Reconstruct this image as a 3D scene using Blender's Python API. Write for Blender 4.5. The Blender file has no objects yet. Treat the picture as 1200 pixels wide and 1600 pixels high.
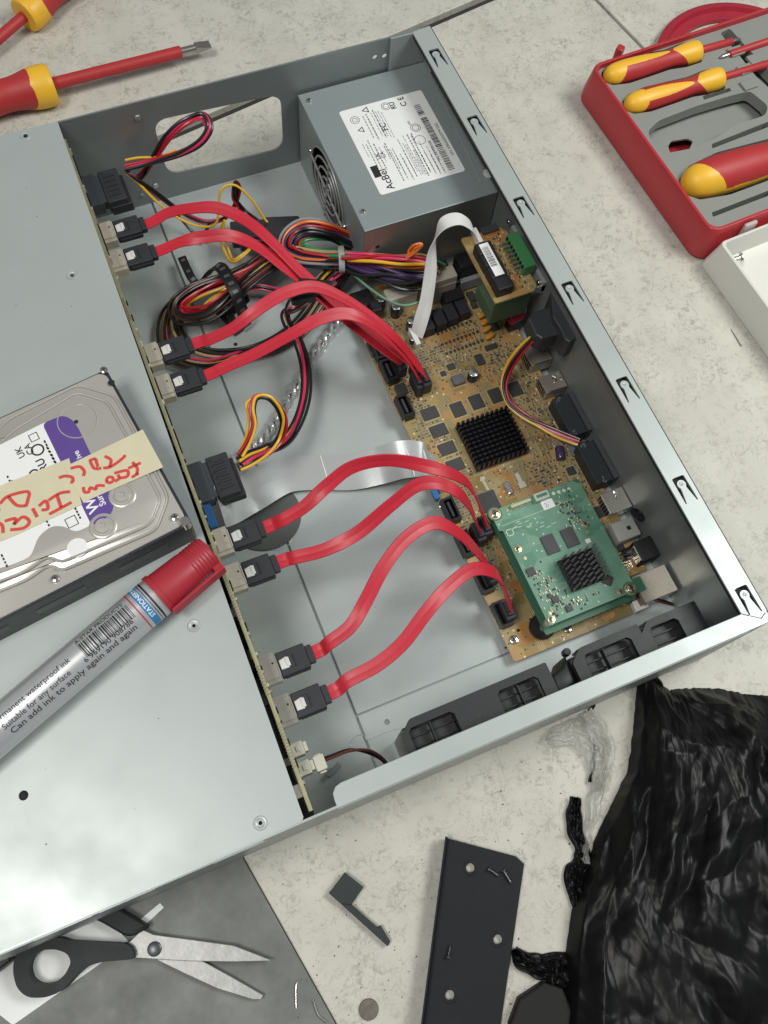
import bpy, bmesh, math, random
from mathutils import Vector, Matrix, noise
from mathutils.geometry import tessellate_polygon
random.seed(7)
S = 0.001                      # everything is measured in millimetres
scene = bpy.context.scene
# ------------------------------------------------------------------ camera
C = Vector((-260.162, -19.922, 539.582)); F = 1388.366
rows = [(0.921, 0.338, -0.192), (-0.384, 0.867, -0.316), (0.06, 0.365, 0.929)]
cz = Vector([r[2] for r in rows]).normalized()
cx = Vector([r[0] for r in rows]); cx = (cx - cz * cx.dot(cz)).normalized()
cy = cz.cross(cx)
M = Matrix((cx, cy, cz)).transposed()
cam = bpy.data.objects.new('camera', bpy.data.cameras.new('camera'))
scene.collection.objects.link(cam)
cam.matrix_world = Matrix.Translation(C * S) @ M.to_4x4()
cam.data.sensor_fit = 'VERTICAL'; cam.data.sensor_height = 36; cam.data.lens = 36 * F / 1600
cam.data.clip_start = 0.01; cam.data.clip_end = 50
scene.camera = cam
# ------------------------------------------------------------------ light
w = bpy.data.worlds.new('World'); scene.world = w; w.use_nodes = True
w.node_tree.nodes['Background'].inputs[0].default_value = (0.92, 0.96, 1.0, 1)
w.node_tree.nodes['Background'].inputs[1].default_value = 0.22
def lamp(name, loc, target, sx, sy, power, col):
    l = bpy.data.lights.new(name, 'AREA'); l.shape = 'RECTANGLE'; l.size = sx; l.size_y = sy
    l.energy = power; l.color = col
    o = bpy.data.objects.new(name, l); scene.collection.objects.link(o)
    o.location = loc
    o.rotation_euler = (Vector(target) - Vector(loc)).to_track_quat('-Z', 'Y').to_euler()
    return o
lamp('ceiling_lamp', (-0.90, -0.02, 1.75), (-0.2, 0.1, 0), 0.6, 0.45, 17, (1.0, 0.98, 0.93))
lamp('fill_lamp', (0.72, 0.02, 1.15), (0.1, 0.05, 0), 0.6, 0.45, 13, (0.97, 1.0, 0.96))  # added fill light that brightens the right side, not a real fitting
scene.view_settings.view_transform = 'Standard'; scene.view_settings.look = 'None'
scene.view_settings.exposure = 0.0; scene.view_settings.gamma = 1
scene.view_settings.use_curve_mapping = False

# ------------------------------------------------------------------ helpers
def at(px, py, z=None, x=None, y=None):
    """photograph pixel -> point on the plane z (or x, or y) in millimetres"""
    d = M @ Vector(((px - 600) / F, -(py - 800) / F, -1.0))
    if z is not None: t = (z - C.z) / d.z
    elif x is not None: t = (x - C.x) / d.x
    else: t = (y - C.y) / d.y
    return C + d * t
def P(pts, z): return [at(a, b, z) for a, b in pts]
WL = {}
def wl(o): return WL.get(o.name, Vector((0, 0, 0))) if o else Vector((0, 0, 0))
def thing(name, label, cat, loc=(0, 0, 0), group=None, kind=None):
    o = bpy.data.objects.new(name, None); scene.collection.objects.link(o)
    o.empty_display_size = 0.01
    o.location = Vector(loc) * S; WL[o.name] = Vector(loc)
    o['label'] = label; o['category'] = cat
    if group: o['group'] = group
    if kind: o['kind'] = kind
    return o
def tag(o, label, cat, group=None):
    o['label'] = label; o['category'] = cat
    if group: o['group'] = group
    return o

class MB:
    def __init__(s): s.v = []; s.f = []; s.m = []; s.sm = []
    def add(s, vs, fs, mi=0, smooth=False):
        b = len(s.v); s.v += [Vector(v) for v in vs]
        for f in fs: s.f.append([b + i for i in f]); s.m.append(mi); s.sm.append(smooth)
    def box(s, x0, x1, y0, y1, z0, z1, mi=0, bv=0):
        if bv:
            return s.prism([(x0 + bv, y0), (x1 - bv, y0), (x1, y0 + bv), (x1, y1 - bv), (x1 - bv, y1), (x0 + bv, y1), (x0, y1 - bv), (x0, y0 + bv)], z0, z1, mi, bv)
        v = [(x0, y0, z0), (x1, y0, z0), (x1, y1, z0), (x0, y1, z0), (x0, y0, z1), (x1, y0, z1), (x1, y1, z1), (x0, y1, z1)]
        s.add(v, [(0, 3, 2, 1), (4, 5, 6, 7), (0, 1, 5, 4), (1, 2, 6, 5), (2, 3, 7, 6), (3, 0, 4, 7)], mi)
    def cbox(s, c, sz, rz=0, mi=0, bv=0, mat=None):
        n = MB(); x, y, z = [k / 2 for k in sz]; n.box(-x, x, -y, y, -z, z, 0, bv)
        R = mat if mat else Matrix.Rotation(rz, 3, 'Z')
        s.add([R @ v + Vector(c) for v in n.v], n.f, mi)
    def prism(s, pts, z0, z1, mi=0, bv=0):
        pts = [Vector((p[0], p[1])) for p in pts]
        a = sum(pts[i].x * pts[(i + 1) % len(pts)].y - pts[(i + 1) % len(pts)].x * pts[i].y for i in range(len(pts)))
        if a < 0: pts = pts[::-1]
        n = len(pts)
        def inset(d):
            out = []
            for i in range(n):
                p, q, r = pts[i - 1], pts[i], pts[(i + 1) % n]
                e1 = (q - p).normalized(); e2 = (r - q).normalized()
                n1 = Vector((-e1.y, e1.x)); n2 = Vector((-e2.y, e2.x)); k = n1 + n2
                k = k / max(0.3, k.length_squared) * 2
                out.append(q + k * d)
            return out
        rings = [(pts, z0), (pts, z1 - bv)] if bv else [(pts, z0), (pts, z1)]
        if bv: rings += [(inset(bv * .35), z1 - bv * .35), (inset(bv), z1)]
        vs = []
        for ring, z in rings: vs += [(p.x, p.y, z) for p in ring]
        fs = []
        for k in range(len(rings) - 1):
            for i in range(n):
                j = (i + 1) % n; fs.append((k * n + i, k * n + j, (k + 1) * n + j, (k + 1) * n + i))
        top = (len(rings) - 1) * n
        tri = tessellate_polygon([[Vector((p.x, p.y, 0)) for p in pts]])
        for t in tri:
            a, b, c = t
            cr = (pts[b] - pts[a]).cross(pts[c] - pts[a])
            if cr < 0: b, c = c, b
            fs.append((top + a, top + b, top + c)); fs.append((a, c, b))
        s.add(vs, fs, mi)
    def plate(s, outer, holes, z0, z1, mi=0, tf=None):
        """flat sheet with real holes; tf maps (x,y,z) elsewhere"""
        tf = tf or (lambda v: v)
        loops = [outer] + holes
        flat = [Vector((p[0], p[1], 0)) for l in loops for p in l]
        tri = tessellate_polygon([[Vector((p[0], p[1], 0)) for p in l] for l in loops])
        n = len(flat)
        vs = [tf(Vector((p.x, p.y, z0))) for p in flat] + [tf(Vector((p.x, p.y, z1))) for p in flat]
        fs = []
        for a, b, c in tri:
            if (flat[b] - flat[a]).cross(flat[c] - flat[a]).z < 0: b, c = c, b
            fs.append((a + n, b + n, c + n)); fs.append((a, c, b))
        o = 0
        for l in loops:
            k = len(l)
            for i in range(k):
                j = (i + 1) % k; fs.append((o + i, o + j, n + o + j, n + o + i))
            o += k
        s.add(vs, fs, mi)
    def tube(s, pts, r, n=8, mi=0, cap=True, flat=1.0):
        pts = [Vector(p) for p in pts]; m = len(pts)
        rs = r if isinstance(r, (list, tuple)) else [r] * m
        T = [(pts[min(i + 1, m - 1)] - pts[max(i - 1, 0)]).normalized() for i in range(m)]
        u = T[0].orthogonal().normalized(); vs = []
        for i in range(m):
            u = (u - T[i] * u.dot(T[i]))
            u = u.normalized() if u.length > 1e-6 else T[i].orthogonal().normalized()
            b = T[i].cross(u)
            for k in range(n):
                a = 2 * math.pi * k / n
                vs.append(pts[i] + (u * math.cos(a) + b * math.sin(a) * flat) * rs[i])
        fs = [(i * n + k, i * n + (k + 1) % n, (i + 1) * n + (k + 1) % n, (i + 1) * n + k) for i in range(m - 1) for k in range(n)]
        if cap: fs += [tuple(range(n))[::-1], tuple((m - 1) * n + k for k in range(n))]
        s.add(vs, fs, mi, True)
    def ribbon(s, pts, sides, w, t, mi=0):
        m = len(pts); prof = []
        h = w / 2; q = t / 2
        e = q * .45
        prof = [(-h, -q + e), (-h, q - e), (-h + e, q), (-w * .03, q), (0, q * .93), (w * .03, q), (h - e, q), (h, q - e), (h, -q + e), (h - e, -q), (-h + e, -q)]
        vs = []; n = len(prof)
        for i in range(m):
            T = (pts[min(i + 1, m - 1)] - pts[max(i - 1, 0)]).normalized()
            sd = sides[i] - T * sides[i].dot(T); sd.normalize(); up = T.cross(sd)
            for a, b in prof: vs.append(pts[i] + sd * a + up * b)
        fs = [(i * n + k, i * n + (k + 1) % n, (i + 1) * n + (k + 1) % n, (i + 1) * n + k) for i in range(m - 1) for k in range(n)]
        fs += [tuple(range(n))[::-1], tuple((m - 1) * n + k for k in range(n))]
        s.add(vs, fs, mi, True)
    def lathe(s, prof, o=(0, 0, 0), ax=(0, 0, 1), n=32, mi=0, smooth=True, sq=1.0, keep=None):
        ax = Vector(ax).normalized(); u = ax.cross(Vector((0, 0, 1)))
        u = u.normalized() if u.length > 1e-3 else Vector((1, 0, 0))
        b = ax.cross(u); o = Vector(o); vs = []
        for r, h in prof:
            for k in range(n):
                a = 2 * math.pi * k / n
                vs.append(o + ax * h + (u * math.cos(a) + b * math.sin(a) * sq) * r)
        m = len(prof); fs = []
        for i in range(m - 1):
            for k in range(n):
                if keep and not keep((prof[i][1] + prof[i + 1][1]) / 2, 2 * math.pi * (k + .5) / n): continue
                fs.append((i * n + k, i * n + (k + 1) % n, (i + 1) * n + (k + 1) % n, (i + 1) * n + k))
        if not keep: fs += [tuple(range(n))[::-1], tuple((m - 1) * n + k for k in range(n))]
        s.add(vs, fs, mi, smooth)
    def build(s, name, mats, parent=None, bevel=0, loc=None):
        if not isinstance(mats, (list, tuple)): mats = [mats]
        o0 = Vector(loc) if loc is not None else (s.center() if parent is None else Vector((0, 0, 0)))
        base = wl(parent) + (o0 if parent is not None else Vector((0, 0, 0)))
        if parent is None: base = o0
        me = bpy.data.meshes.new(name)
        me.from_pydata([(v - base) * S for v in s.v], [], s.f)
        for m in mats: me.materials.append(m)
        me.polygons.foreach_set('material_index', s.m)
        me.polygons.foreach_set('use_smooth', s.sm)
        me.update()
        if any(s.sm):
            try: me.set_sharp_from_angle(angle=math.radians(40))
            except Exception: pass
        o = bpy.data.objects.new(name, me); scene.collection.objects.link(o)
        if parent is not None:
            o.parent = parent; WL[o.name] = wl(parent)
        else:
            o.location = o0 * S; WL[o.name] = o0
        if bevel:
            b = o.modifiers.new('b', 'BEVEL'); b.width = bevel * S; b.segments = 2; b.limit_method = 'ANGLE'; b.angle_limit = math.radians(50)
            b.harden_normals = False
        return o
    def center(s):
        lo = Vector([min(v[i] for v in s.v) for i in range(3)]); hi = Vector([max(v[i] for v in s.v) for i in range(3)])
        c = (lo + hi) / 2; c.z = lo.z; return c
def local(o, name, mats, parent, loc, rz=0, mesh=None): pass
def clone(o, parent, loc, rot=(0, 0, 0), scale=None, name=None):
    """copy of a part (mesh built round the origin) placed at loc mm"""
    c = o.copy(); scene.collection.objects.link(c)
    if name: c.name = name
    c.parent = parent; c.location = (Vector(loc) - wl(parent)) * S; c.rotation_euler = rot
    if scale: c.scale = scale
    WL[c.name] = Vector(loc)
    return c
def cr(ctrl, n=10):
    """Catmull-Rom through tuples of any length"""
    ctrl = [tuple(c) for c in ctrl]; out = []
    P_ = [ctrl[0]] + ctrl + [ctrl[-1]]
    for i in range(1, len(P_) - 2):
        a, b, c, d = P_[i - 1:i + 3]
        for k in range(n):
            t = k / n
            out.append(tuple(0.5 * (2 * b[j] + (c[j] - a[j]) * t + (2 * a[j] - 5 * b[j] + 4 * c[j] - d[j]) * t * t + (3 * b[j] - a[j] - 3 * c[j] + d[j]) * t ** 3) for j in range(len(b))))
    out.append(ctrl[-1]); return out
def path(pts, n=8):
    return [Vector(p) for p in cr([tuple(at(*p)) for p in pts], n)]
def circ(cx_, cy_, r, n=24): return [(cx_ + r * math.cos(2 * math.pi * k / n), cy_ + r * math.sin(2 * math.pi * k / n)) for k in range(n)]
def rrect(x0, x1, y0, y1, r, n=5):
    out = []
    for cx_, cy_, a0 in ((x1 - r, y1 - r, 0), (x0 + r, y1 - r, 90), (x0 + r, y0 + r, 180), (x1 - r, y0 + r, 270)):
        for k in range(n + 1):
            a = math.radians(a0 + 90 * k / n); out.append((cx_ + r * math.cos(a), cy_ + r * math.sin(a)))
    return out
def rpoly(pts, r, n=4):
    """round every corner of a polygon"""
    pts = [Vector(p[:2]) for p in pts]; out = []; m = len(pts)
    for i in range(m):
        p, q, s_ = pts[i - 1], pts[i], pts[(i + 1) % m]
        d = min(r, (p - q).length * .45, (s_ - q).length * .45)
        a = q + (p - q).normalized() * d; b = q + (s_ - q).normalized() * d
        for k in range(n + 1):
            t = k / n; out.append(tuple(a * (1 - t) ** 2 + q * 2 * t * (1 - t) + b * t * t))
    return out
def textmesh(mb, txt, size, tf, mi=0, th=0.05, align='LEFT', xs=1.0, bold=0.0):
    """lettering: glyph outlines in the xy plane mapped through tf"""
    c = bpy.data.curves.new('t', 'FONT'); c.body = txt; c.size = size; c.align_x = align; c.extrude = th; c.offset = bold; c.resolution_u = 3
    o = bpy.data.objects.new('t', c); scene.collection.objects.link(o)
    dg = bpy.context.evaluated_depsgraph_get(); me = bpy.data.meshes.new_from_object(o.evaluated_get(dg))
    mb.add([tf(Vector((v.co.x * xs, v.co.y, v.co.z + th))) for v in me.vertices], [tuple(p.vertices) for p in me.polygons], mi)
    bpy.data.objects.remove(o); bpy.data.curves.remove(c); bpy.data.meshes.remove(me)
def frame2(o, ang, z):
    """returns tf: local xy at origin o turned by ang, lifted to height z"""
    R = Matrix.Rotation(ang, 3, 'Z'); o = Vector((o[0], o[1], z))
    return lambda v: o + R @ v

# ------------------------------------------------------------------ materials
MC = {}
def mat(name, rgb, rough=.5, metal=0, var=.08, vs=40, bump=0, bs=600, coat=0, trans=0, alpha=1, spec=.5, rvar=.05, emit=0):
    if name in MC: return MC[name]
    m = bpy.data.materials.new(name); m.use_nodes = True; MC[name] = m
    nt = m.node_tree; N = nt.nodes; L = nt.links; b = N['Principled BSDF']
    b.inputs['Roughness'].default_value = rough; b.inputs['Metallic'].default_value = metal
    b.inputs['Specular IOR Level'].default_value = spec; b.inputs['Coat Weight'].default_value = coat
    b.inputs['Transmission Weight'].default_value = trans; b.inputs['Alpha'].default_value = alpha
    tc = N.new('ShaderNodeTexCoord'); n = N.new('ShaderNodeTexNoise'); n.inputs['Scale'].default_value = vs; n.inputs['Detail'].default_value = 6
    n.inputs['Roughness'].default_value = .6
    L.new(tc.outputs['Object'], n.inputs['Vector'])
    mx = N.new('ShaderNodeMix'); mx.data_type = 'RGBA'
    lo = [max(0, c * (1 - var)) for c in rgb]; hi = [min(1, c * (1 + var)) for c in rgb]
    mx.inputs[6].default_value = (*lo, 1); mx.inputs[7].default_value = (*hi, 1)
    mr = N.new('ShaderNodeMapRange'); mr.inputs[1].default_value = .2; mr.inputs[2].default_value = .8
    L.new(n.outputs['Fac'], mr.inputs[0]); L.new(mr.outputs[0], mx.inputs[0]); L.new(mx.outputs[2], b.inputs['Base Color'])
    if rvar:
        n3 = N.new('ShaderNodeTexNoise'); n3.inputs['Scale'].default_value = vs * 2.3; n3.inputs['Detail'].default_value = 8
        L.new(tc.outputs['Object'], n3.inputs['Vector'])
        r2 = N.new('ShaderNodeMapRange'); r2.inputs[1].default_value = .15; r2.inputs[2].default_value = .85
        r2.inputs[3].default_value = max(0.02, rough - rvar); r2.inputs[4].default_value = min(1, rough + rvar)
        L.new(n3.outputs['Fac'], r2.inputs[0]); L.new(r2.outputs[0], b.inputs['Roughness'])
    if bump:
        n2 = N.new('ShaderNodeTexNoise'); n2.inputs['Scale'].default_value = bs; n2.inputs['Detail'].default_value = 3
        L.new(tc.outputs['Object'], n2.inputs['Vector'])
        bp = N.new('ShaderNodeBump'); bp.inputs['Strength'].default_value = bump; bp.inputs['Distance'].default_value = .0004
        L.new(n2.outputs['Fac'], bp.inputs['Height']); L.new(bp.outputs[0], b.inputs['Normal'])
    return m
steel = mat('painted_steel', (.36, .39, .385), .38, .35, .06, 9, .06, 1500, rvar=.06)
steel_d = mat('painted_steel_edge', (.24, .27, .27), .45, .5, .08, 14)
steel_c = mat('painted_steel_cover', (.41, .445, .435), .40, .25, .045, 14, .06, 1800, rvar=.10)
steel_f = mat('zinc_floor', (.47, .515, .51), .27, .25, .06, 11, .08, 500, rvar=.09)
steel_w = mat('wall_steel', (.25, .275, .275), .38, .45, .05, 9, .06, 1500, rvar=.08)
psu_m = mat('psu_steel', (.28, .325, .325), .38, .3, .04, 12, .05, 1500)
psu_side = mat('psu_side', (.30, .32, .32), .36, .7, .06, 12)
shiny = mat('nickel', (.72, .70, .66), .18, 1, .05, 80)
shell = mat('tin_shell', (.55, .50, .42), .30, .25, .08, 120, .1, 900)
gold = mat('gold_ring', (.78, .66, .36), .25, .9, .05)
black_p = mat('black_plastic', (.014, .014, .016), .45, 0, .15, 90, .15, 1600, spec=.35)
black_s = mat('black_satin', (.027, .028, .033), .5, 0, .12, 60, .12, 2200, spec=.35)
black_m = mat('black_mat', (.012, .012, .013), .6, 0, .1)
dkslot = mat('recess_shade', (.01, .01, .011), .8)  # near-black that stands in for the shade inside holes and slots
sata_red = mat('sata_red', (.50, .018, .036), .42, 0, .05, 60, .05, 700, rvar=.06)
white_p = mat('white_plastic', (.72, .71, .66), .4, 0, .04)
ivory = mat('ivory_plastic', (.62, .60, .50), .4, 0, .08, 60, trans=.15)
wire_cols = {'k': mat('wire_black', (.012, .012, .013), .32), 'r': mat('wire_red', (.38, .008, .02), .32), 'p': mat('wire_pink', (.60, .03, .11), .32),
             'y': mat('wire_yellow', (.72, .42, .03), .34), 'o': mat('wire_orange', (.68, .15, .02), .34), 'g': mat('wire_green', (.03, .22, .08), .34),
             'v': mat('wire_violet', (.06, .03, .10), .34), 'b': mat('wire_brown', (.13, .04, .03), .34), 't': mat('wire_tan', (.42, .29, .14), .36),
             'e': mat('wire_grey', (.26, .26, .27), .36), 'l': mat('wire_pale_green', (.12, .25, .16), .4)}
paper = mat('white_label', (.76, .76, .75), .45, 0, .02)
ink = mat('ink', (.02, .02, .022), .5)
ink_g = mat('grey_ink', (.22, .22, .23), .55)
red_case = mat('red_case', (.42, .03, .038), .36, 0, .06, 20, .15, 1800)
tool_red = mat('tool_red', (.42, .028, .030), .5, 0, .06, 60, .12, 2500)
tool_yel = mat('tool_yellow', (.82, .46, .03), .42, 0, .05, 60, .08, 2500)
tray_gr = mat('grey_insert', (.235, .245, .225), .6, 0, .07, 30, .2, 1500)

def cream_tile():
    m = bpy.data.materials.new('cream_marble_tile'); m.use_nodes = True
    N = m.node_tree.nodes; L = m.node_tree.links; b = N['Principled BSDF']
    tc = N.new('ShaderNodeTexCoord')
    def ns(sc, det, rg=.6, dist=0):
        n = N.new('ShaderNodeTexNoise'); n.inputs['Scale'].default_value = sc; n.inputs['Detail'].default_value = det
        n.inputs['Roughness'].default_value = rg; n.inputs['Distortion'].default_value = dist
        L.new(tc.outputs['Object'], n.inputs['Vector']); return n.outputs['Fac']
    def math_(op, a, b_=None, c=None):
        n = N.new('ShaderNodeMath'); n.operation = op
        for i, v in enumerate((a, b_, c)):
            if v is None: continue
            if isinstance(v, (int, float)): n.inputs[i].default_value = v
            else: L.new(v, n.inputs[i])
        return n.outputs[0]
    def rng(v, a, b_, c=0, d=1):
        n = N.new('ShaderNodeMapRange'); L.new(v, n.inputs[0])
        for i, k in enumerate((a, b_, c, d)): n.inputs[i + 1].default_value = k
        return n.outputs[0]
    def mix(f, A, B):
        n = N.new('ShaderNodeMix'); n.data_type = 'RGBA'
        if isinstance(f, float): n.inputs[0].default_value = f
        else: L.new(f, n.inputs[0])
        for k, v in ((6, A), (7, B)):
            if isinstance(v, tuple): n.inputs[k].default_value = (*v, 1)
            else: L.new(v, n.inputs[k])
        return n.outputs[2]
    base = mix(rng(ns(26, 5), .35, .68), (.56, .545, .48), (.49, .475, .415))
    base = mix(math_('MULTIPLY', rng(ns(210, 8, .75, .8), .50, .60), rng(ns(60, 3), .42, .58)), base, (.375, .36, .31))
    v = math_('ABSOLUTE', math_('SUBTRACT', ns(105, 7, .62, 1.6), .5))
    vein = math_('MULTIPLY', rng(v, .0, .011, 1, 0), rng(ns(90, 3), .50, .57))
    base = mix(math_('MULTIPLY', vein, .85), base, (.19, .18, .15))
    v2 = math_('ABSOLUTE', math_('SUBTRACT', ns(190, 5, .6, .8), .5))
    base = mix(math_('MULTIPLY', math_('MULTIPLY', rng(v2, 0, .016, 1, 0), rng(ns(48, 2), .53, .6)), .6), base, (.22, .21, .18))
    L.new(base, b.inputs['Base Color']); b.inputs['Roughness'].default_value = .5
    b.inputs['Specular IOR Level'].default_value = .35
    return m
def slate():
    m = mat('grey_slate_tile', (.15, .155, .145), .55, 0, .42, 38, .6, 120, rvar=.12)
    return m
def board_mat(name, c1, c2, c3, line, fill=.5, sc=1.0):
    m = bpy.data.materials.new(name); m.use_nodes = True
    N = m.node_tree.nodes; L = m.node_tree.links; b = N['Principled BSDF']
    tc = N.new('ShaderNodeTexCoord'); sp = N.new('ShaderNodeSeparateXYZ'); L.new(tc.outputs['Object'], sp.inputs[0])
    def mth(op, a, b_=0.0):
        n = N.new('ShaderNodeMath'); n.operation = op
        for i, v in enumerate((a, b_)):
            if isinstance(v, (int, float)): n.inputs[i].default_value = v
            else: L.new(v, n.inputs[i])
        return n.outputs[0]
    def mix(f, A, B):
        n = N.new('ShaderNodeMix'); n.data_type = 'RGBA'; L.new(f, n.inputs[0])
        for k, v in ((6, A), (7, B)):
            if isinstance(v, tuple): n.inputs[k].default_value = (*v, 1)
            else: L.new(v, n.inputs[k])
        return n.outputs[2]
    def vor(s_, metric='CHEBYCHEV'):
        n = N.new('ShaderNodeTexVoronoi'); n.distance = metric; n.inputs['Scale'].default_value = s_; L.new(tc.outputs['Object'], n.inputs['Vector'])
        q = N.new('ShaderNodeSeparateColor'); L.new(n.outputs['Color'], q.inputs[0]); return q.outputs, n.outputs['Distance']
    def lines(co, per, th): return mth('LESS_THAN', mth('FRACT', mth('MULTIPLY', co, per)), th)
    cell, d = vor(95 * sc); cell2, d2 = vor(260 * sc); nz = N.new('ShaderNodeTexNoise'); nz.inputs['Scale'].default_value = 30 * sc; nz.inputs['Detail'].default_value = 3
    L.new(tc.outputs['Object'], nz.inputs['Vector'])
    pat = mth('GREATER_THAN', nz.outputs['Fac'], .5)
    col = mix(pat, c1, c2)
    col = mix(mth('LESS_THAN', cell[0], .25), col, c3)
    lx = mth('MULTIPLY', lines(sp.outputs[0], 900 * sc, .42), mth('GREATER_THAN', cell[1], .62))
    ly = mth('MULTIPLY', lines(sp.outputs[1], 900 * sc, .42), mth('LESS_THAN', cell[1], .38))
    dg = mth('MULTIPLY', lines(mth('ADD', sp.outputs[0], sp.outputs[1]), 700 * sc, .4), mth('GREATER_THAN', cell[2], .8))
    col = mix(mth('MULTIPLY', mth('MAXIMUM', mth('MAXIMUM', lx, ly), dg), fill), col, line)
    pads = mth('MULTIPLY', mth('LESS_THAN', d2, .16), mth('GREATER_THAN', cell2[0], .72))
    col = mix(mth('MULTIPLY', pads, .8), col, tuple(min(1, c * 1.6 + .12) for c in line))
    L.new(col, b.inputs['Base Color']); b.inputs['Roughness'].default_value = .33; b.inputs['Specular IOR Level'].default_value = .5
    bp = N.new('ShaderNodeBump'); bp.inputs['Strength'].default_value = .25; bp.inputs['Distance'].default_value = .0001
    L.new(mth('ADD', lx, ly), bp.inputs['Height']); L.new(bp.outputs[0], b.inputs['Normal'])
    return m
ochre = board_mat('ochre_board', (.31, .20, .065), (.24, .18, .065), (.40, .19, .050), (.47, .38, .20), .75)
green = board_mat('green_board', (.085, .215, .145), (.10, .235, .16), (.13, .27, .19), (.21, .36, .27), .5, 1.3)
green_e = mat('green_edge', (.04, .135, .08), .4)
ochre_e = mat('ochre_edge', (.40, .29, .13), .5)
khaki = mat('khaki_edge', (.36, .34, .19), .55, 0, .2, 200)

# ------------------------------------------------------------------ ground
def ext(a, b, t): return a + (b - a) * t
b_ = MB(); b_.box(-2500, 2500, -2500, 2500, -14, -6)
g = b_.build('floor', mat('dark_grout', (.030, .028, .024), .9, 0, .2, 30)); g['kind'] = 'structure'
J1a = at(240, 222, 0); J1b = at(755, 0, 0); d1 = (J1b - J1a).normalized(); n1 = Vector((-d1.y, d1.x, 0))
J2a = at(925, 0, 0); J2b = at(1008, 78, 0); d2 = Vector((d1.y, -d1.x, 0))
J3a = at(377, 1335, 0); J3b = at(525, 1600, 0); d3 = (J3b - J3a).normalized()
ct = cream_tile()
def tile(name, pts, m, z=0):
    b = MB(); b.prism([(p.x, p.y) for p in pts], -7, z, 0, .8); o = b.build(name, m); o['kind'] = 'structure'; return o
w2 = 4.4
# the tiles under and round the case, split by the joints the photograph shows
def isect(p, d, r, e):
    t = ((r.x - p.x) * e.y - (r.y - p.y) * e.x) / (d.x * e.y - d.y * e.x); return p + d * t
far = J1a - n1 * w2; far2 = J1a + n1 * w2
slx = isect(J3a, d3, far, d1); jl = J2b - d1 * 1.5; jr = J2b + d1 * 1.5
ca = isect(far, d1, jl, d2); cb_ = isect(far, d1, jr, d2)
tile('floor_tile', [slx + d1 * .3, ca, ca + d2 * 1800, J3a + d3 * 1500 + d1 * .3], ct)
tile('floor_tile', [cb_, cb_ + d1 * 1500, cb_ + d1 * 1500 + d2 * 1800, cb_ + d2 * 1800], ct)
tile('floor_tile', [far2 - d1 * 2000, far2 + d1 * 2500, far2 + d1 * 2500 + n1 * 1500, far2 - d1 * 2000 + n1 * 1500], ct)
tile('slate_floor_tile', [slx - d1 * .1, slx - d1 * 1800, J3a + d3 * 1500 - d1 * 1800, J3a + d3 * 1500 - d1 * .1], slate(), 0)

# crumbs on the tile
b = MB(); rr = random.Random(3)
for i in range(150):
    px = rr.uniform(430, 960); py = rr.uniform(1190, 1600)
    if px < 620 and py < 1330 - (px - 430) * .3: continue
    p = at(px, py, 0); s_ = rr.uniform(.18, .5)
    b.cbox((p.x, p.y, s_ * .5), (s_ * rr.uniform(.8, 2.2), s_, s_), rr.uniform(0, 3))
o = b.build('crumbs', mat('crumb', (.05, .04, .035), .8)); tag(o, 'tiny dark crumbs scattered on the cream tile below the case', 'crumbs'); o['kind'] = 'stuff'

# ------------------------------------------------------------------ shared screw meshes
SCR = []
def screw_proto(r, h, key):
    b = MB(); b.lathe([(r * .98, 0), (r, h * .3), (r * .86, h * .8), (r * .55, h), (.01, h)], n=20)
    b.box(-r * .55, r * .55, -r * .11, r * .11, h - .02, h + .05, 1); b.box(-r * .11, r * .11, -r * .55, r * .55, h - .01, h + .06, 1)
    o = b.build(key, [shiny, dkslot], loc=(0, 0, 0)); SCR.append(o); return o
scr_m = screw_proto(3.0, 1.6, 'screw'); scr_s = screw_proto(2.1, 1.3, 'screw'); scr_l = screw_proto(3.6, 1.6, 'screw')

# ------------------------------------------------------------------ chassis
W = 453; H = 94; XL = -480
ch = thing('recorder_case', 'open grey steel recorder case with a slotted flange on its right edge', 'recorder case', (-240, 226, 0))
b = MB(); b.box(XL, -.6, .6, W - .6, .6, 1.2); b.build('base_plate', steel_d, ch)
b = MB()
slot = [(-60, 46.5)]
hole_feed = circ(-214 + 27, 166, 0)
def C_(px, py, z): p = at(px, py, z); return p.x, p.y
fx, fy = C_(405, 800, 2.6)
holes = []
b2 = MB()
for a_, c_, r_ in ((433, 838, 1.1), (368, 538, 1.4)): b2.lathe([(r_, 0), (r_, .03), (.01, .03)], (*C_(a_, c_, 2.6), 2.62), n=16, smooth=False); b2.build('floor_hole', dkslot, ch); b2 = MB()  # flat dark discs painted for the shade in the floor holes
ell = [(C_(405, 806, 2.6)[0] + 26 * math.cos(a), C_(405, 806, 2.6)[1] + 17 * math.sin(a)) for a in [2 * math.pi * i / 32 for i in range(32)]]
b.plate([(-214, 49), (-1.2, 49), (-1.2, W - 1.2), (-214, W - 1.2)], holes, 1.2, 2.6)
c0 = C_(433, 838, 2.6)
for r0 in (9.4,):
    b.tube([(c0[0] + r0 * math.cos(t), c0[1] + r0 * math.sin(t), 2.55) for t in [2 * math.pi * i / 40 for i in range(41)]], .35, 6)
c1 = C_(640, 762, 2.6)
b.tube([(c1[0] + 9 * math.cos(t), c1[1] + 9 * math.sin(t), 2.55) for t in [2 * math.pi * i / 40 for i in range(41)]], .3, 6)
b.build('floor_panel', steel_f, ch, .3)
b = MB(); b.plate([(XL, .8), (-215.6, .8), (-215.6, W - 1), (XL, W - 1)], [], 1.2, 2.4)
b.build('floor_panel', steel_f, ch, .3)
b = MB(); b.plate([(-214, 1.2), (-1.2, 1.2), (-1.2, 47.9), (-214, 47.9)], [circ(*C_(605, 1128, 2.6), 1.7, 14)], 1.2, 2.6)
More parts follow.
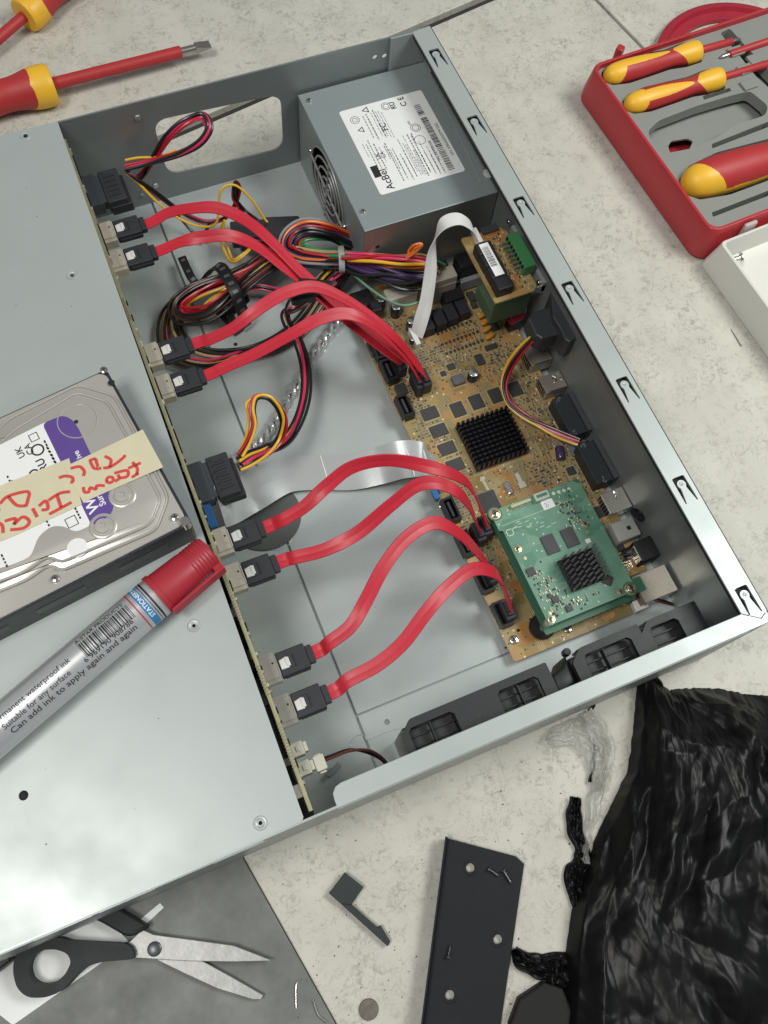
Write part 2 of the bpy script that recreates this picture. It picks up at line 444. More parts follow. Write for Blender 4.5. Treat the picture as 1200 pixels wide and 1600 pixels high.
# pressed tongue outline near the duct
b.tube([Vector((p.x, p.y, 2.6)) for p in path([(520, 1178, 2.6), (545, 1172, 2.6), (548, 1160, 2.6), (558, 1149, 2.6), (570, 1150, 2.6), (575, 1156, 2.6), (600, 1146, 2.6), (625, 1138, 2.6)], 6)], .3, 6)
b.build('floor_panel', steel_f, ch, .3)
# dark round rubber pad under the flat cable
b = MB(); b.lathe([(24, 0), (24, .9), (23.4, 1.2), (.01, 1.2)], (C_(412, 806, 2.6)[0], C_(412, 806, 2.6)[1], 2.6), n=48, smooth=False)
b.build('rubber_pad', mat('dark_rubber', (.075, .08, .08), .6), ch)
# little bent tab on the floor
p = at(522, 1205, 2.6); b = MB(); b.cbox((p.x, p.y, 5.6), (1.0, 9, 6), math.radians(-62), 0); b.cbox((p.x, p.y, 8.8), (3.0, 9.4, .8), math.radians(-62), 0); b.build('bent_tab', steel_d, ch, .2)
# rear wall with flange
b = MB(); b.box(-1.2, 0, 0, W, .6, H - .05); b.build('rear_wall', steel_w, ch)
fl = [(-13.5, 9.5), (-13.5, W - 1.5), (0.15, W + .15), (0.15, 6), (-5, 3.5)]
hl = []; tongues = []
for (px, py) in [(684, 84), (752, 187), (822, 315), (896, 449), (985, 598), (1078, 752), (1175, 925)]:
    t = at(px, py, H); cx_, cy_ = -6.4, t.y + 4.5
    U = [(-3.9, 0), (-2.2, .5), (3.3, .5), (3.9, -.2), (4.3, -15.6), (3.5, -15.8), (2.1, -8.5), (1.7, -6.6), (2.35, -5.4), (2.55, -4.1), (2.1, -2.8), (1.2, -2.0), (0, -1.7), (-1.2, -2.0), (-2.1, -2.8), (-2.55, -4.1), (-2.35, -5.4), (-1.7, -6.6), (-1.9, -8.5), (-3.1, -15.8), (-3.8, -15.6)]
    hl.append([(cx_ + a, cy_ + c) for a, c in U]); tongues.append((cx_, cy_ - 4.1))
b = MB(); b.plate(fl, hl, H - 1.2, H)
for a, c in tongues: b.lathe([(1.15, 0), (1.0, .25), (.6, .05), (.01, .05)], (a, c, H), n=14)
b.build('slotted_flange', steel_c, ch)
b = MB(); b.box(-13.2, -1.3, 9.5, W - 2, H - 4.2, H - 3.6); b.box(-13.5, -12.9, 9.5, W - 2, H - 3.6, H - 1.2); b.build('flange_shade_sheet', dkslot, ch)  # dark sheets below the slots stand in for shade inside the flange
b = MB(); b.box(0.15, .9, 4, W, H - 6, H - .3); b.build('edge_trim', black_m, ch)
# far side wall with the rounded window
A = [at(*p, y=W) for p in [(238, 187), (438, 145), (442, 230), (262, 272)]]
win = rpoly([(A[0].x, A[0].z), (A[1].x, A[1].z), (A[2].x, A[2].z), (A[3].x, A[3].z)], 11, 6)
rv = [(at(*p, y=W).x, at(*p, y=W).z) for p in [(585, 88), (600, 86)]]
b = MB(); b.plate([(XL, .6), (-1.3, .6), (-1.3, H - .1), (XL, H - .1)], [win] + [circ(x, z, 2.0, 14) for x, z in rv], 0, 1.2, tf=lambda v: Vector((v.x, W - v.z, v.y)))
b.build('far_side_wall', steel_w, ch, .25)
b = MB(); b.box(-30, -1.3, W - 2.6, W - 1.3, 30, H - .2); b.box(-2.6, -1.3, W - 14, W - 2.7, 30, H - .5)
b.build('corner_bracket', steel, ch, .2)
for (px, py) in [(215, 184), (243, 290), (222, 306)]:
    t = at(px, py, y=W - 1.3); b = MB(); b.lathe([(2.1, 0), (1.9, .7), (.9, 1.0), (.01, 1.0)], (t.x, W - 1.3, t.z), (0, -1, 0), 16); b.build('rivet', mat('rivet', (.55, .56, .55), .35, .8) if py < 300 else steel_d, ch)
# near side wall and its flange
b = MB(); b.box(XL, -1.3, 0, 1.2, .6, H - .1); b.build('near_side_wall', steel, ch)
b = MB(); nf = rpoly([(-246.5, -.15), (-14.5, -.15), (-6, 2.8), (-13.5, 9.3), (-246.5, 9.3)], 0.01, 1)
nf = [(-247.0, -.15), (0.1, -.15), (0.1, 5.6), (-4.9, 3.2), (-13.7, 9.3), (-241, 10.3), (-244.5, 9.4), (-246.6, 7), (-247, 4)]
b.plate(nf, [], H - 1.2, H); b.box(-247, -14, -.75, -.15, H - 5, H - .4)
b.build('side_flange', steel_c, ch, .35)
# cover over the drive bays
dim = [(113, 431), (303, 978), (407, 1286)]
hs = [circ(*C_(37, 1243, H), 2.3, 20), circ(*C_(40, 213, H), 1.9, 16)] + [circ(*C_(a, c, H), 1.0, 14) for a, c in dim]
xe1 = at(90, 190, H).x; xe0 = at(472, 1280, H).x
b = MB(); b.plate([(XL, .9), (xe0 - .2, .9), (xe0 + .9, 2.4), (xe1, W - .5), (XL, W - .5)], hs, H - 1.1, H + .35)
for a, c in dim + [(40, 213)]:
    x, y = C_(a, c, H); b.lathe([(3.4, .02), (3.0, .5), (2.3, .55), (1.7, .15), (1.5, .1)], (x, y, H + .33), n=28, keep=lambda h, t: True)
b.build('drive_bay_cover', steel_c, ch, .25)
b = MB(); b.box(-478, xe0 - .9, 2, W - 2, H - 1.8, H - 1.2); b.build('hole_shade_sheet', dkslot, ch)  # dark sheet added under the cover as painted shade behind its holes
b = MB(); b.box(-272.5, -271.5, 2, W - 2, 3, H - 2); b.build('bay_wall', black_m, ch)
b = MB(); b.box(XL, xe0 - 20, -.7, -.05, H - 3.2, H - .2); b.build('cover_lip', steel_d, ch)
for a, c in [(210, 1444), (110, 1490), (380, 1345)]:
    p = at(a, c, H); b = MB(); b.box(p.x - 13, p.x + 13, -.95, -.72, H - 2.6, H + .5); b.build('cover_clip', steel_d, ch)
x, y = C_(113, 431, H); clone(scr_s, ch, (x, y, H - .9), name='screw')
for px, py in [(687, 75)]:
    t = at(px, py, H - 20); clone(scr_s, ch, (-4, W - 3, H - 30), (math.pi / 2, 0, 0), name='screw')
# dark dust specks on the drive bay cover
b = MB(); rs = random.Random(9)
for k_ in range(34):
    p = at(rs.uniform(0, 420), rs.uniform(240, 1380), H); q_ = rs.uniform(.15, .4)
    if p.x < -268: b.cbox((p.x, p.y, H + .42), (q_ * rs.uniform(1, 3), q_, .15), rs.uniform(0, 3))
o = b.build('dust_specks', mat('crumb', (.05, .04, .035), .8)); tag(o, 'tiny dark dust specks scattered on the drive bay cover', 'dust'); o['kind'] = 'stuff'
# ------------------------------------------------------------------ power supply
ZP = 67.9
ps = thing('power_supply', 'grey steel power supply box with a printed white label in the far right corner', 'power supply', (-48, 388, 2.6))
X1, X2, Y1, Y2 = -98.7, -2.0, 326.3, 449.8
b = MB()
b.box(X1, X2, Y1, Y1 + 1, 2.7, ZP - 1.1, 1)                      # near side
b.box(X2 - 1, X2, Y1 + 1, Y2, 2.7, ZP - 1.1, 1); b.box(X1 + 1, X2 - 1, Y2 - 1, Y2, 2.7, ZP - 1.1, 1)
b.box(X1 + 1, X2 - 1, Y1 + 1, Y2 - 1, 2.7, 3.6, 1)
b.build('side_panel', [psu_m, psu_side], ps, .2)
b = MB(); b.box(X1 - .2, X2 + .1, Y1 - .2, Y2 + .1, ZP - 1.1, ZP); b.build('top_panel', psu_m, ps, .5)
# crease and screws on the top
b = MB(); a = at(668, 105, ZP); c = at(752, 285, ZP); b.tube([(a.x, a.y, ZP), (c.x, c.y, ZP)], .45, 6); b.build('pressed_rib', psu_m, ps)
for px, py in [(483, 158), (567, 331), (675, 107)]:
    p = at(px, py, ZP); clone(scr_s, ps, (p.x, p.y, ZP), (0, 0, .4), name='screw')
p = at(764, 271, ZP); b = MB(); b.lathe([(3.9, 0), (3.9, .5), (3.3, .6), (3.2, .3), (1.8, .3), (1.6, .7), (.01, .7)], (p.x, p.y, ZP), n=30); b.build('plastic_rivet', mat('pale_rivet', (.55, .56, .54), .4), ps)
# fan side: plate with a round opening, ring grille, fan behind
fc = (Y1 + 67, 33)
def fcp(px, py): t = at(px, py, x=X1); return t.y, t.z
t = fcp(517, 297); fc = (t[0], t[1]); print('fan centre', fc)
fc = (Y1 + 66, 34.5)
b = MB()
rh = 31
cab = rrect(Y1 + 3, Y1 + 16, 12, 24, 5)
corner = [circ(fc[0] + sx * 28, fc[1] + sy * 27, 1.3, 10) for sx in (-1, 1) for sy in (-1, 1)]
b.plate([(Y1 + 1.1, 2.7), (Y2 - 1, 2.7), (Y2 - 1, ZP - 1.1), (Y1 + 1.1, ZP - 1.1)], [circ(fc[0], fc[1], rh, 48), cab], 0, 1, tf=lambda v: Vector((X1 + 1 - v.z, v.x, v.y)))
b.build('fan_panel', psu_m, ps)
b = MB()
for r in (10, 17, 24, 30.5):
    b.tube([(X1 - .6, fc[0] + r * math.cos(a), fc[1] + r * math.sin(a)) for a in [2 * math.pi * i / 40 for i in range(41)]], .8, 8)
for k_ in range(4):
    a = math.pi / 4 * 0 + k_ * math.pi / 2 + .15
    b.tube([(X1 - .9, fc[0] + 3 * math.cos(a), fc[1] + 3 * math.sin(a)), (X1 - .9, fc[0] + 31 * math.cos(a), fc[1] + 31 * math.sin(a))], .9, 8)
b.tube([(X1 - .6, fc[0] + 3 * math.cos(a), fc[1] + 3 * math.sin(a)) for a in [2 * math.pi * i / 16 for i in range(17)]], .7, 8)
b.build('fan_guard', mat('wire_guard', (.30, .31, .31), .45, .3), ps)
for sy_, sz_ in ((-1.03, -.0), (1.03, .2)):
    clone(scr_s, ps, (X1 - .2, fc[0] + 32 * sy_, fc[1] + 28 * sz_), (0, -math.pi / 2, 0), name='screw')
b = MB(); b.box(X1 + 9, X1 + 10, fc[0] - 34, fc[0] + 34, 4, 66)
b.lathe([(10.5, 0), (10.5, 5), (9.5, 6), (.01, 6)], (X1 + 9, fc[0], fc[1]), (-1, 0, 0), 24)
for k_ in range(7):
    a = k_ * 2 * math.pi / 7
    v0 = [(X1 + 8.5, 9, a - .1), (X1 + 4, 9, a + .35), (X1 + 4, 29, a + .75), (X1 + 8.5, 29, a + .1)]
    b.add([(x, fc[0] + r * math.cos(t), fc[1] + r * math.sin(t)) for x, r, t in v0] , [(0, 1, 2, 3)])
b.build('fan', black_m, ps)
for px, py in [(584, 372)]:
    b = MB(); b.lathe([(1.6, 0), (1.4, .3), (.9, -.2), (.01, -.2)], (X1 + 10, Y1 - .1, 48), (0, -1, 0), 16); b.build('screw_hole', dkslot, ps)
# label on the supply
TL, TR, BR, BL = P([(529, 175), (660, 140), (725, 268), (594, 305)], ZP + .15)
ex = (TR - TL).normalized(); Lw = ((TR - TL).length + (BR - BL).length) / 2; Lh = ((BL - TL).length + (BR - TR).length) / 2
print('psu label', Lw, Lh, TL, BL)
# local frame of the label: u across the photo's right, v downwards
lab0 = TL; la = 0.0
def LT(z=.2): return lambda v: Vector((lab0.x + v.x, lab0.y - v.y, ZP + z + v.z))
lb = MB(); lb.prism([(lab0.x + a, lab0.y + c) for a, c in rrect(0, Lw, -Lh, 0, 2)], ZP, ZP + .15)
lab = lb.build('label', paper, ps)
def rot_text(mb, txt, size, u, v, z=.16, mi=0, align='LEFT', bold=0.0):
    # lettering runs towards the far side of the case (label is turned a quarter turn)
    o = Vector((lab0.x + u, lab0.y - v, ZP + z))
    textmesh(mb, txt, size, lambda q: o + Vector((-q.y, q.x, q.z)), mi, .02, align, bold=bold)
lb = MB()
print('LH', Lh)
lb.prism([(lab0.x + 2, lab0.y - Lh + 14.5), (lab0.x + 7, lab0.y - Lh + 14.5), (lab0.x + 7, lab0.y - Lh + 24.5), (lab0.x + 2, lab0.y - Lh + 24.5)], ZP + .15, ZP + .2)
rot_text(lb, 'AcBel', 7.6, 11.2, Lh - 2.2, bold=.08)
rot_text(lb, 'UK', 3.9, 12.0, Lh - 28.5, bold=.06); rot_text(lb, 'CA', 3.9, 15.8, Lh - 28.5, bold=.06)
rot_text(lb, 'FC', 6.2, 26.5, Lh - 50, bold=.1)
rot_text(lb, 'C E', 6.0, 47.5, Lh - 66, bold=.08)
rot_text(lb, 'RU', 5.2, 39.5, Lh - 66, bold=.12)
rot_text(lb, 'ccc', 3.0, 43, Lh - 49, bold=.03)
rot_text(lb, 'S/N: X9AA20250741G02', 2.9, Lw - 1.7, Lh - 15, bold=.02)
rot_text(lb, 'PN: HD7300580', 2.7, Lw - 12.3, Lh - 14, bold=.02)
def ring(mb, u, v, r, t=.35, z=ZP + .16):
    n = 28
    o_ = circ(lab0.x + u, lab0.y - v, r, n); i_ = circ(lab0.x + u, lab0.y - v, r - t, n)
    mb.plate(o_, [i_], z, z + .04)
for u, v, r in [(8, 10.5, 3.3), (8, 10.5, 1.9), (33, 6, 3.4), (33, 6, 2.2), (45, 30.5, 3.6), (45, 30.5, 2.4), (43.6, 41.5, 4.0)]: ring(lb, u, v, r)
def tri(u, v, s_):
    a = [(lab0.x + u + s_ * math.cos(t), lab0.y - v + s_ * math.sin(t)) for t in (math.pi, math.pi / 3 * -1, math.pi / 3)]
    i = [(lab0.x + u + .62 * s_ * math.cos(t), lab0.y - v + .62 * s_ * math.sin(t)) for t in (math.pi, -math.pi / 3, math.pi / 3)]
    lb.plate(a, [i], ZP + .16, ZP + .2)
tri(9, 20, 3); tri(18.5, 4.5, 3.2); tri(9, 4.0, .1) if False else None
rq = random.Random(5)
# bar codes
for u0, u1, v0, v1 in [(Lw - 10.8, Lw - 6.2, 12, Lh - 4)]:
    v = v0
    while v < v1:
        t = rq.choice([.35, .35, .6, .9]);
        if not (22 < v < 24): lb.box(lab0.x + u0, lab0.x + u1, lab0.y - v - t, lab0.y - v, ZP + .16, ZP + .2)
        v += t + rq.choice([.35, .5, .8])
lb.build('printing', ink, lab)
lb = MB()
def fake_line(u, v0, v1, h=.9):
    v = v0
    while v < v1:
        t = rq.uniform(.8, 2.6); lb.box(lab0.x + u, lab0.x + u + h, lab0.y - min(v + t, v1), lab0.y - v, ZP + .16, ZP + .19); v += t + rq.uniform(.4, .9)
for u, v0, v1 in [(4.6, 32, 44), (6.8, 33, 55), (9, 30, 56), (11.6, 34, 58), (14, 9, 30), (16.6, 8, 32), (14.3, 38, 52), (17.8, 38, 50), (20.5, 42, 60), (22.5, 48, 66),
                   (20.4, 8, 30), (22.2, 6, 32), (24, 8, 31), (25.8, 8, 33), (27.6, 10, 34), (31, 40, 66), (33.5, 34, 70), (36.5, 34, 72), (29, 46, 70), (26, 52, 72), (39.5, 34, 40), (42, 52, 72), (45, 56, 74),
                   (48, 50, 76), (51, 36, 76), (54, 34, 70), (37, 50, 60), (34.5, 54, 70), (39, 54, 68)]:
    if v1 > Lh - 3: v1 = Lh - 3
    if u < Lw - 13 and v1 > v0: fake_line(u, v0, v1, rq.choice([.5, .7, 1.0]))
for k_ in range(9): fake_line(19 + k_ * 3.3, 36 + (k_ % 3) * 6, Lh - 6, rq.choice([.6, .9]))
lb.build('fine_print', ink_g, lab)

# ------------------------------------------------------------------ backplane
xb = -258.0
bp = thing('backplane_board', 'long upright khaki circuit board with eight metal data sockets beside the drive cover', 'circuit board', (xb, 226, 2.6))
b = MB(); b.box(xb - 2.0, xb, 4, W - 8, 5, 86.5); b.build('board', khaki, bp)
r2 = random.Random(11)
b = MB()
for k_ in range(26):
    y = 12 + k_ * 16.6 + r2.uniform(-3, 3); h = r2.uniform(3, 9)
    b.box(xb - 6.5, xb - 2.05, y, y + h, 60, 82 + r2.uniform(0, 4), r2.choice([0, 0, 0, 1]))
for y in (32, 130, 228, 330): b.box(xb - 6.8, xb - 2.05, y, y + 42, 40, 84, 0)
b.build('bay_socket', [black_p, shell], bp)
b = MB()
for k_ in range(70):
    y = r2.uniform(10, W - 15); s_ = r2.choice([.8, 1.2, 1.6])
    b.box(xb + .02, xb + .9, y, y + s_ * 1.4, 76 + r2.uniform(-10, 8), 84.5 + r2.uniform(-1, 1), r2.choice([0, 1, 1]))
o = b.build('small_components', [ivory, black_p], bp); o['kind'] = 'stuff'
for y0, n_ in ((106, 16), (26, 14), (64, 10), (300, 10)):
    b = MB()
    for i in range(n_): b.box(xb - 2.3, xb - .4, y0 + i * 1.7, y0 + i * 1.7 + .8, 86.5, 87.0)
    b.build('edge_pins', mat('dull_pins', (.25, .23, .14), .5), bp)

sata = [((151.5, 346), (162, 379.5), (226, 347)), ((167, 389), (178.6, 425), (242.5, 393)), ((222, 536.7), (234, 573), (301, 540)), ((240, 586), (252.7, 624), (320.7, 586)),
        ((332, 823), (345, 872), (415, 828)), ((351.7, 880), (365, 928), (438, 878)), ((402, 1027), (418.7, 1071), (489.6, 1014)), ((425, 1093.7), (443.7, 1133), (514.6, 1077))]
ZS = 68
sy = []
for a, c, e in sata: sy.append((at(*a, ZS).y + at(*c, ZS).y) / 2)
ends = [at(*e, ZS) for a, c, e in sata]
print('socket y', [round(y, 1) for y in sy], 'ends', [tuple(round(k, 1) for k in e) for e in ends], 'len', [round((at(*a, ZS) - at(*c, ZS)).length, 1) for a, c, e in sata])
def socket_proto(m):
    b = MB()   # folded metal shell: flat top, sides and stepped mouth
    b.box(0, 8.6, -6.0, 6.0, -1.0, -.2); b.box(0, 8.6, 6.0, 8.2, -2.4, -1.6); b.box(0, 8.6, -8.2, -6.0, -2.4, -1.6)
    b.box(0, 8.6, 5.4, 6.0, -2.4, -1.0); b.box(0, 8.6, -6.0, -5.4, -2.4, -1.0)
    b.box(0, 8.6, 7.6, 8.2, -7.6, -2.4); b.box(0, 8.6, -8.2, -7.6, -7.6, -2.4); b.box(0, 8.6, -8.2, 8.2, -8.2, -7.6)
    b.box(8.6, 9.2, -5.4, 5.4, -.9, .25)
    b.box(6.2, 7.2, 1.6, 2.6, -.2, -.12, 1); b.box(6.2, 7.2, -2.6, -1.6, -.2, .1, 0); b.box(4.8, 5.4, -6.0, 6.0, -.2, -.1, 0)
    b.box(.2, 8.0, -7.0, 7.0, -7.4, -2.6, 1)
    return b.build('data_socket', [m, dkslot], loc=(0, 0, 0))
so1 = socket_proto(shell); so2 = socket_proto(mat('bright_tin', (.58, .55, .48), .16, .6, .15, 60)); protos = [so1, so2]
for i, y in enumerate(sy): clone(so1 if i < 6 else so2, bp, (xb, y, ZS), name='data_socket')
# power receptacles on the board
def power_plug(px0, px1, label, grp):
    pass
pw = []
for (cpx, cpy) in [((150, 290)), ((312, 750))]:
    p = at(cpx, cpy, 66); pw.append(p.y)
    b = MB(); b.box(xb + .02, xb + 9, p.y - 13, p.y + 13, 54, 63.5, 0, .6); b.box(xb + 9, xb + 13, p.y - 11.5, p.y + 11.5, 55.5, 62); b.build('power_socket', mat('slate_plastic', (.045, .05, .06), .5), bp)
for px, py in [(470, 1168), (482, 1197)]:
    p = at(px, py, 70); b = MB(); b.box(xb + .02, xb + 6.5, p.y - 3.6, p.y + 3.6, 60, 70, 0, .4); b.box(xb + 6.5, xb + 8.5, p.y - 2.6, p.y + 2.6, 61.5, 68.5); b.box(xb + 2.5, xb + 4.5, p.y - 1.5, p.y + 1.5, 70, 70.6); b.build('pin_header', ivory, bp, .3)
p = at(338, 790, 60); b = MB(); b.box(xb + .02, xb + 5.5, p.y - 12, p.y + 12, 52, 60, 0, .3); b.build('ribbon_socket', mat('blue_strip', (.02, .10, .30), .45), bp)

# ------------------------------------------------------------------ red data cables
def plug_proto():
    b = MB(); b.box(9.3, 25.5, -6.9, 6.9, -7.0, -1.2, 0, .5)
    b.box(11, 25, -7.3, 7.3, -7.0, -3.8, 0)
    for k_ in range(8): b.box(19 + k_ * .8, 19.4 + k_ * .8, -7.5, 7.5, -6.5, -4.1)
    b.box(25.5, 29, -5.1, 5.1, -6.2, -2.4, 0, .4)
    b.box(13.4, 17.6, -3.6, 3.6, -1.2, -.7, 0); b.box(18.0, 18.5, -3.6, 3.6, -1.2, -.5)
    return b
def sata_cable(i, mid, end, label):
    y = sy[i]
    t = thing('data_cable', label, 'data cable', (xb + 12, y, ZS), 'red flat data cables between the upright board and the main board')
    b = MB(); n = plug_proto(); b.add([v + Vector((xb, y, ZS)) for v in n.v], n.f); pl = b.build('plug', black_s, t, .25)
    b = MB()
    b.prism([(xb + 10.2, y - 3.0), (xb + 14.6, y - 3.2), (xb + 14.6, y + 3.2), (xb + 10.2, y + 2.2)], ZS - 1.1, ZS - .2, 0, .3); b.box(xb + 13.6, xb + 15.6, y - 2.5, y + 2.5, ZS - .9, ZS + .35, 0, .2)
    b.build('latch', mat('latch_steel', (.80, .79, .76), .25, .35), pl)
    p0 = Vector((xb + 27, y, ZS - 4.4)); p1 = Vector((xb + 34, y + .3, ZS - 4.2))
    ctrl = [(*p0, 0, 1, 0), (*p1, 0, 1, 0)]
    for m in mid:
        p = at(m[0], m[1], m[2]); sd = m[3] if len(m) > 3 else (0, 1, 0)
        ctrl.append((*p, *sd))
    ctrl.append((*end, 0, 1, 0)); ctrl.append((end[0], end[1], end[2] - 7, 0, 1, 0))
    cc = cr(ctrl, 12); pts = [Vector(c[:3]) for c in cc]; sd = [Vector(c[3:]) for c in cc]
    b = MB(); b.ribbon(pts, sd, 7.9, 1.15); b.build('ribbon', sata_red, t)
    # plug standing in the main board
    e = Vector(end); b = MB(); b.box(e.x - 3, e.x + 3, e.y - 6.6, e.y + 6.6, e.z - 13, e.z - 1.5, 0, .5); b.box(e.x - 1.9, e.x + 1.9, e.y - 4.6, e.y + 4.6, e.z - 1.5, e.z + 1.5, 0, .4)
    b.build('plug', black_s, t, .2)
    return t
e1 = at(655, 588, 27); e5 = at(752, 826, 27); e7 = at(768, 893, 27); e8 = at(795, 950, 27); e3 = at(638, 565, 28)
D = (.35, .93, 0)
sata_cable(0, [(262, 333, 66), (295, 326, 70), (340, 325, 74, (.1, .95, .25)), (385, 345, 75, (.3, .9, .1)), (425, 378, 72, D), (470, 424, 64, D), (520, 468, 56, D), (570, 508, 50, D), (620, 548, 40, D)], e1 + Vector((0, 4.0, 4)), 'red flat data cable from the uppermost of the eight plugs, arching past the power supply')
sata_cable(1, [(282, 378, 66), (320, 370, 70, (0, .8, .6)), (362, 369, 73, (.1, .9, .4)), (405, 387, 71, D), (445, 418, 66, D), (485, 450, 58, D), (530, 490, 50, D), (580, 530, 42, D), (620, 560, 34, D)], e3 + Vector((-4, 4, -1)), 'red flat data cable from the second plug from the top, under the black clip')
sata_cable(2, [(330, 529, 67), (365, 512, 72), (400, 485, 78, (0, .95, .3)), (445, 458, 80, (.1, .9, .3)), (490, 448, 78, (.2, .9, .2)), (535, 465, 73, D), (580, 495, 65, D), (620, 530, 54, D), (645, 560, 40, D)], e1 + Vector((3.2, -2, 2)), 'red flat data cable from the third plug from the top, arching over the black clip')
sata_cable(3, [(350, 574, 66), (400, 552, 69), (450, 525, 72), (500, 498, 74, (0, .9, .4)), (540, 490, 72, (.15, .9, .35)), (575, 503, 66, D), (610, 530, 56, D), (638, 560, 42, D)], e1 + Vector((-1.2, -1.0, 0)), 'red flat data cable from the fourth plug from the top')
sata_cable(4, [(442, 812, 68), (475, 792, 72), (510, 760, 79, (0, .85, .5)), (550, 730, 82, (0, .7, .7)), (605, 719, 82, (.1, .6, .8)), (660, 727, 76, (.1, .8, .5)), (710, 742, 66, (.2, .95, 0)), (738, 765, 52, (.1, 1, 0))], e5 + Vector((3.5, 1.5, 1)), 'red flat data cable from the fifth plug from the top, over the white flat cable')
sata_cable(5, [(465, 870, 67), (510, 858, 70), (560, 832, 75, (0, .9, .4)), (610, 790, 81, (0, .75, .6)), (655, 757, 80, (.1, .8, .5)), (695, 758, 74, (.2, .9, .2)), (728, 782, 62, D)], e5 + Vector((-1.5, -.5, 0)), 'red flat data cable from the sixth plug from the top, bent onto the main board')
sata_cable(6, [(515, 1004, 68), (548, 978, 72), (572, 938, 76, (0, .95, .3)), (600, 885, 80, (.1, .9, .3)), (636, 840, 80, (.15, .9, .3)), (678, 817, 76, (.2, .9, .2)), (715, 832, 66, D), (742, 858, 52, D)], e7, 'red flat data cable from the second lowest plug, in an S curve')
sata_cable(7, [(545, 1062, 68), (590, 1038, 71), (630, 1004, 73), (665, 958, 73), (700, 918, 71, (.1, .95, .2)), (738, 890, 66, (.15, .95, .2)), (772, 895, 56, (.1, 1, .1)), (789, 920, 42)], e8, 'red flat data cable from the lowest of the eight plugs')

# ------------------------------------------------------------------ main board
ZB = 9.6
mb_ = thing('main_board', 'large ochre circuit board crowded with chips along the connector wall', 'circuit board', (-60, 185, ZB))
bl = at(797, 1035, ZB); 
bx0, bx1, by0, by1 = -114.2, -9, 41, 322
print('board', bl)
outl = [(bx0 + 1, by0), (-32, by0), (-32, by0 + 22), (bx1, by0 + 22), (bx1, by1), (bx0, by1), (bx0, by0 + 1)]
b = MB(); b.plate(outl, [], ZB - 1.6, ZB)
board = b.build('board', ochre, mb_)
b = MB()
for x, y in [(bx0 + 6, by0 + 6), (-38, by0 + 6), (bx0 + 6, 180), (bx1 - 6, 180), (bx0 + 6, 315)]: b.lathe([(3, 0), (3, ZB - 4.2)], (x, y, 2.6), n=12, smooth=False)
b.build('standoffs', shell, mb_)
occ = []
def B(px, py, z=ZB): p = at(px, py, z); return p.x, p.y
silk = MB()
def frame_silk(x, y, w_, d_, g_=.7):
    z = ZB + .03; t = .28; x0, x1, y0, y1 = x - w_ / 2 - g_, x + w_ / 2 + g_, y - d_ / 2 - g_, y + d_ / 2 + g_
    silk.box(x0, x1, y0, y0 + t, ZB - .2, z); silk.box(x0, x1, y1 - t, y1, ZB - .2, z); silk.box(x0, x0 + t, y0 + t, y1 - t, ZB - .2, z); silk.box(x1 - t, x1, y0 + t, y1 - t, ZB - .2, z)
chip_m = mat('chip_epoxy', (.045, .045, .047), .5, 0, .1, 150, .1, 3000)
def chip(px, py, w_, d_, h=1.2, name='memory_chip', pins='x', m=None, silk_=True, xy=None, legs=None):
    x, y = xy or B(px, py, ZB + h)
    occ.append((x - w_ / 2 - 1.2, x + w_ / 2 + 1.2, y - d_ / 2 - 1.2, y + d_ / 2 + 1.2))
    b = MB(); b.box(x - w_ / 2, x + w_ / 2, y - d_ / 2, y + d_ / 2, ZB + .1, ZB + h, 0, .15)
    n_ = 0
    if pins and 'x' in pins:
        k_ = max(3, int(d_ / 1.0))
        for i in range(k_):
            yy = y - d_ / 2 + (i + .5) * d_ / k_
            for s_ in (-1, 1): b.box(x + s_ * (w_ / 2 + .45) - .55, x + s_ * (w_ / 2 + .45) + .55, yy - .22, yy + .22, ZB + .02, ZB + .35, 1)
    if pins and 'y' in pins:
        k_ = max(3, int(w_ / 1.0))
        for i in range(k_):
            xx = x - w_ / 2 + (i + .5) * w_ / k_
            for s_ in (-1, 1): b.box(xx - .22, xx + .22, y + s_ * (d_ / 2 + .45) - .55, y + s_ * (d_ / 2 + .45) + .55, ZB + .02, ZB + .35, 1)
    o = b.build(name, [m or chip_m, shiny], mb_)
    if silk_: frame_silk(x, y, w_, d_, .9)
    return o
for px, py in [(716, 639), (745, 627), (775, 617), (805, 607)]: chip(px, py, 8.6, 10.6, 1.1, pins='')
for px, py in [(672, 645), (686, 672), (699, 700), (712, 726)]: chip(px, py, 11, 8.6, 1.1, pins='')
chip(763, 783, 13, 13, 1.2, 'square_chip', 'xy')
chip(768, 500, 5.4, 17, 2.0, 'driver_chip', 'x')
chip(750, 561, 5.2, 8.5, 1.4, 'driver_chip', 'x')
chip(705, 572, 5, 4.4, 1.4, 'driver_chip', 'x'); chip(693, 583, 3.6, 3.6, 1.2, 'driver_chip', '')
chip(716, 592, 8, 7, 3.2, 'inductor', '', mat('inductor_grey', (.12, .12, .13), .4))
chip(768, 541, 9, 3.6, 1.6, 'driver_chip', 'y')
chip(737, 462, 5, 8, 2.2, 'regulator', 'y'); chip(752, 470, 4.6, 10, 2.2, 'regulator', 'y'); chip(741, 475, 4, 5, 2, 'regulator', 'y')
chip(862, 672, 7.5, 6, 1.3, 'driver_chip', 'y'); chip(893, 735, 5.5, 5.5, 1.3, 'driver_chip', 'y'); chip(627, 607, 7, 8, 3, 'driver_chip', 'x')
chip(900, 700, 8, 9, 2.5, 'driver_chip', 'x', mat('glass_grey', (.16, .17, .18), .35)); chip(588, 540, 10, 12, 4, 'driver_chip', 'x')
chip(906, 845, 4, 4, 1, 'driver_chip', ''); chip(970, 855, 5, 5, 1, 'driver_chip', ''); chip(935, 800, 9, 8, 1, 'driver_chip', 'x')
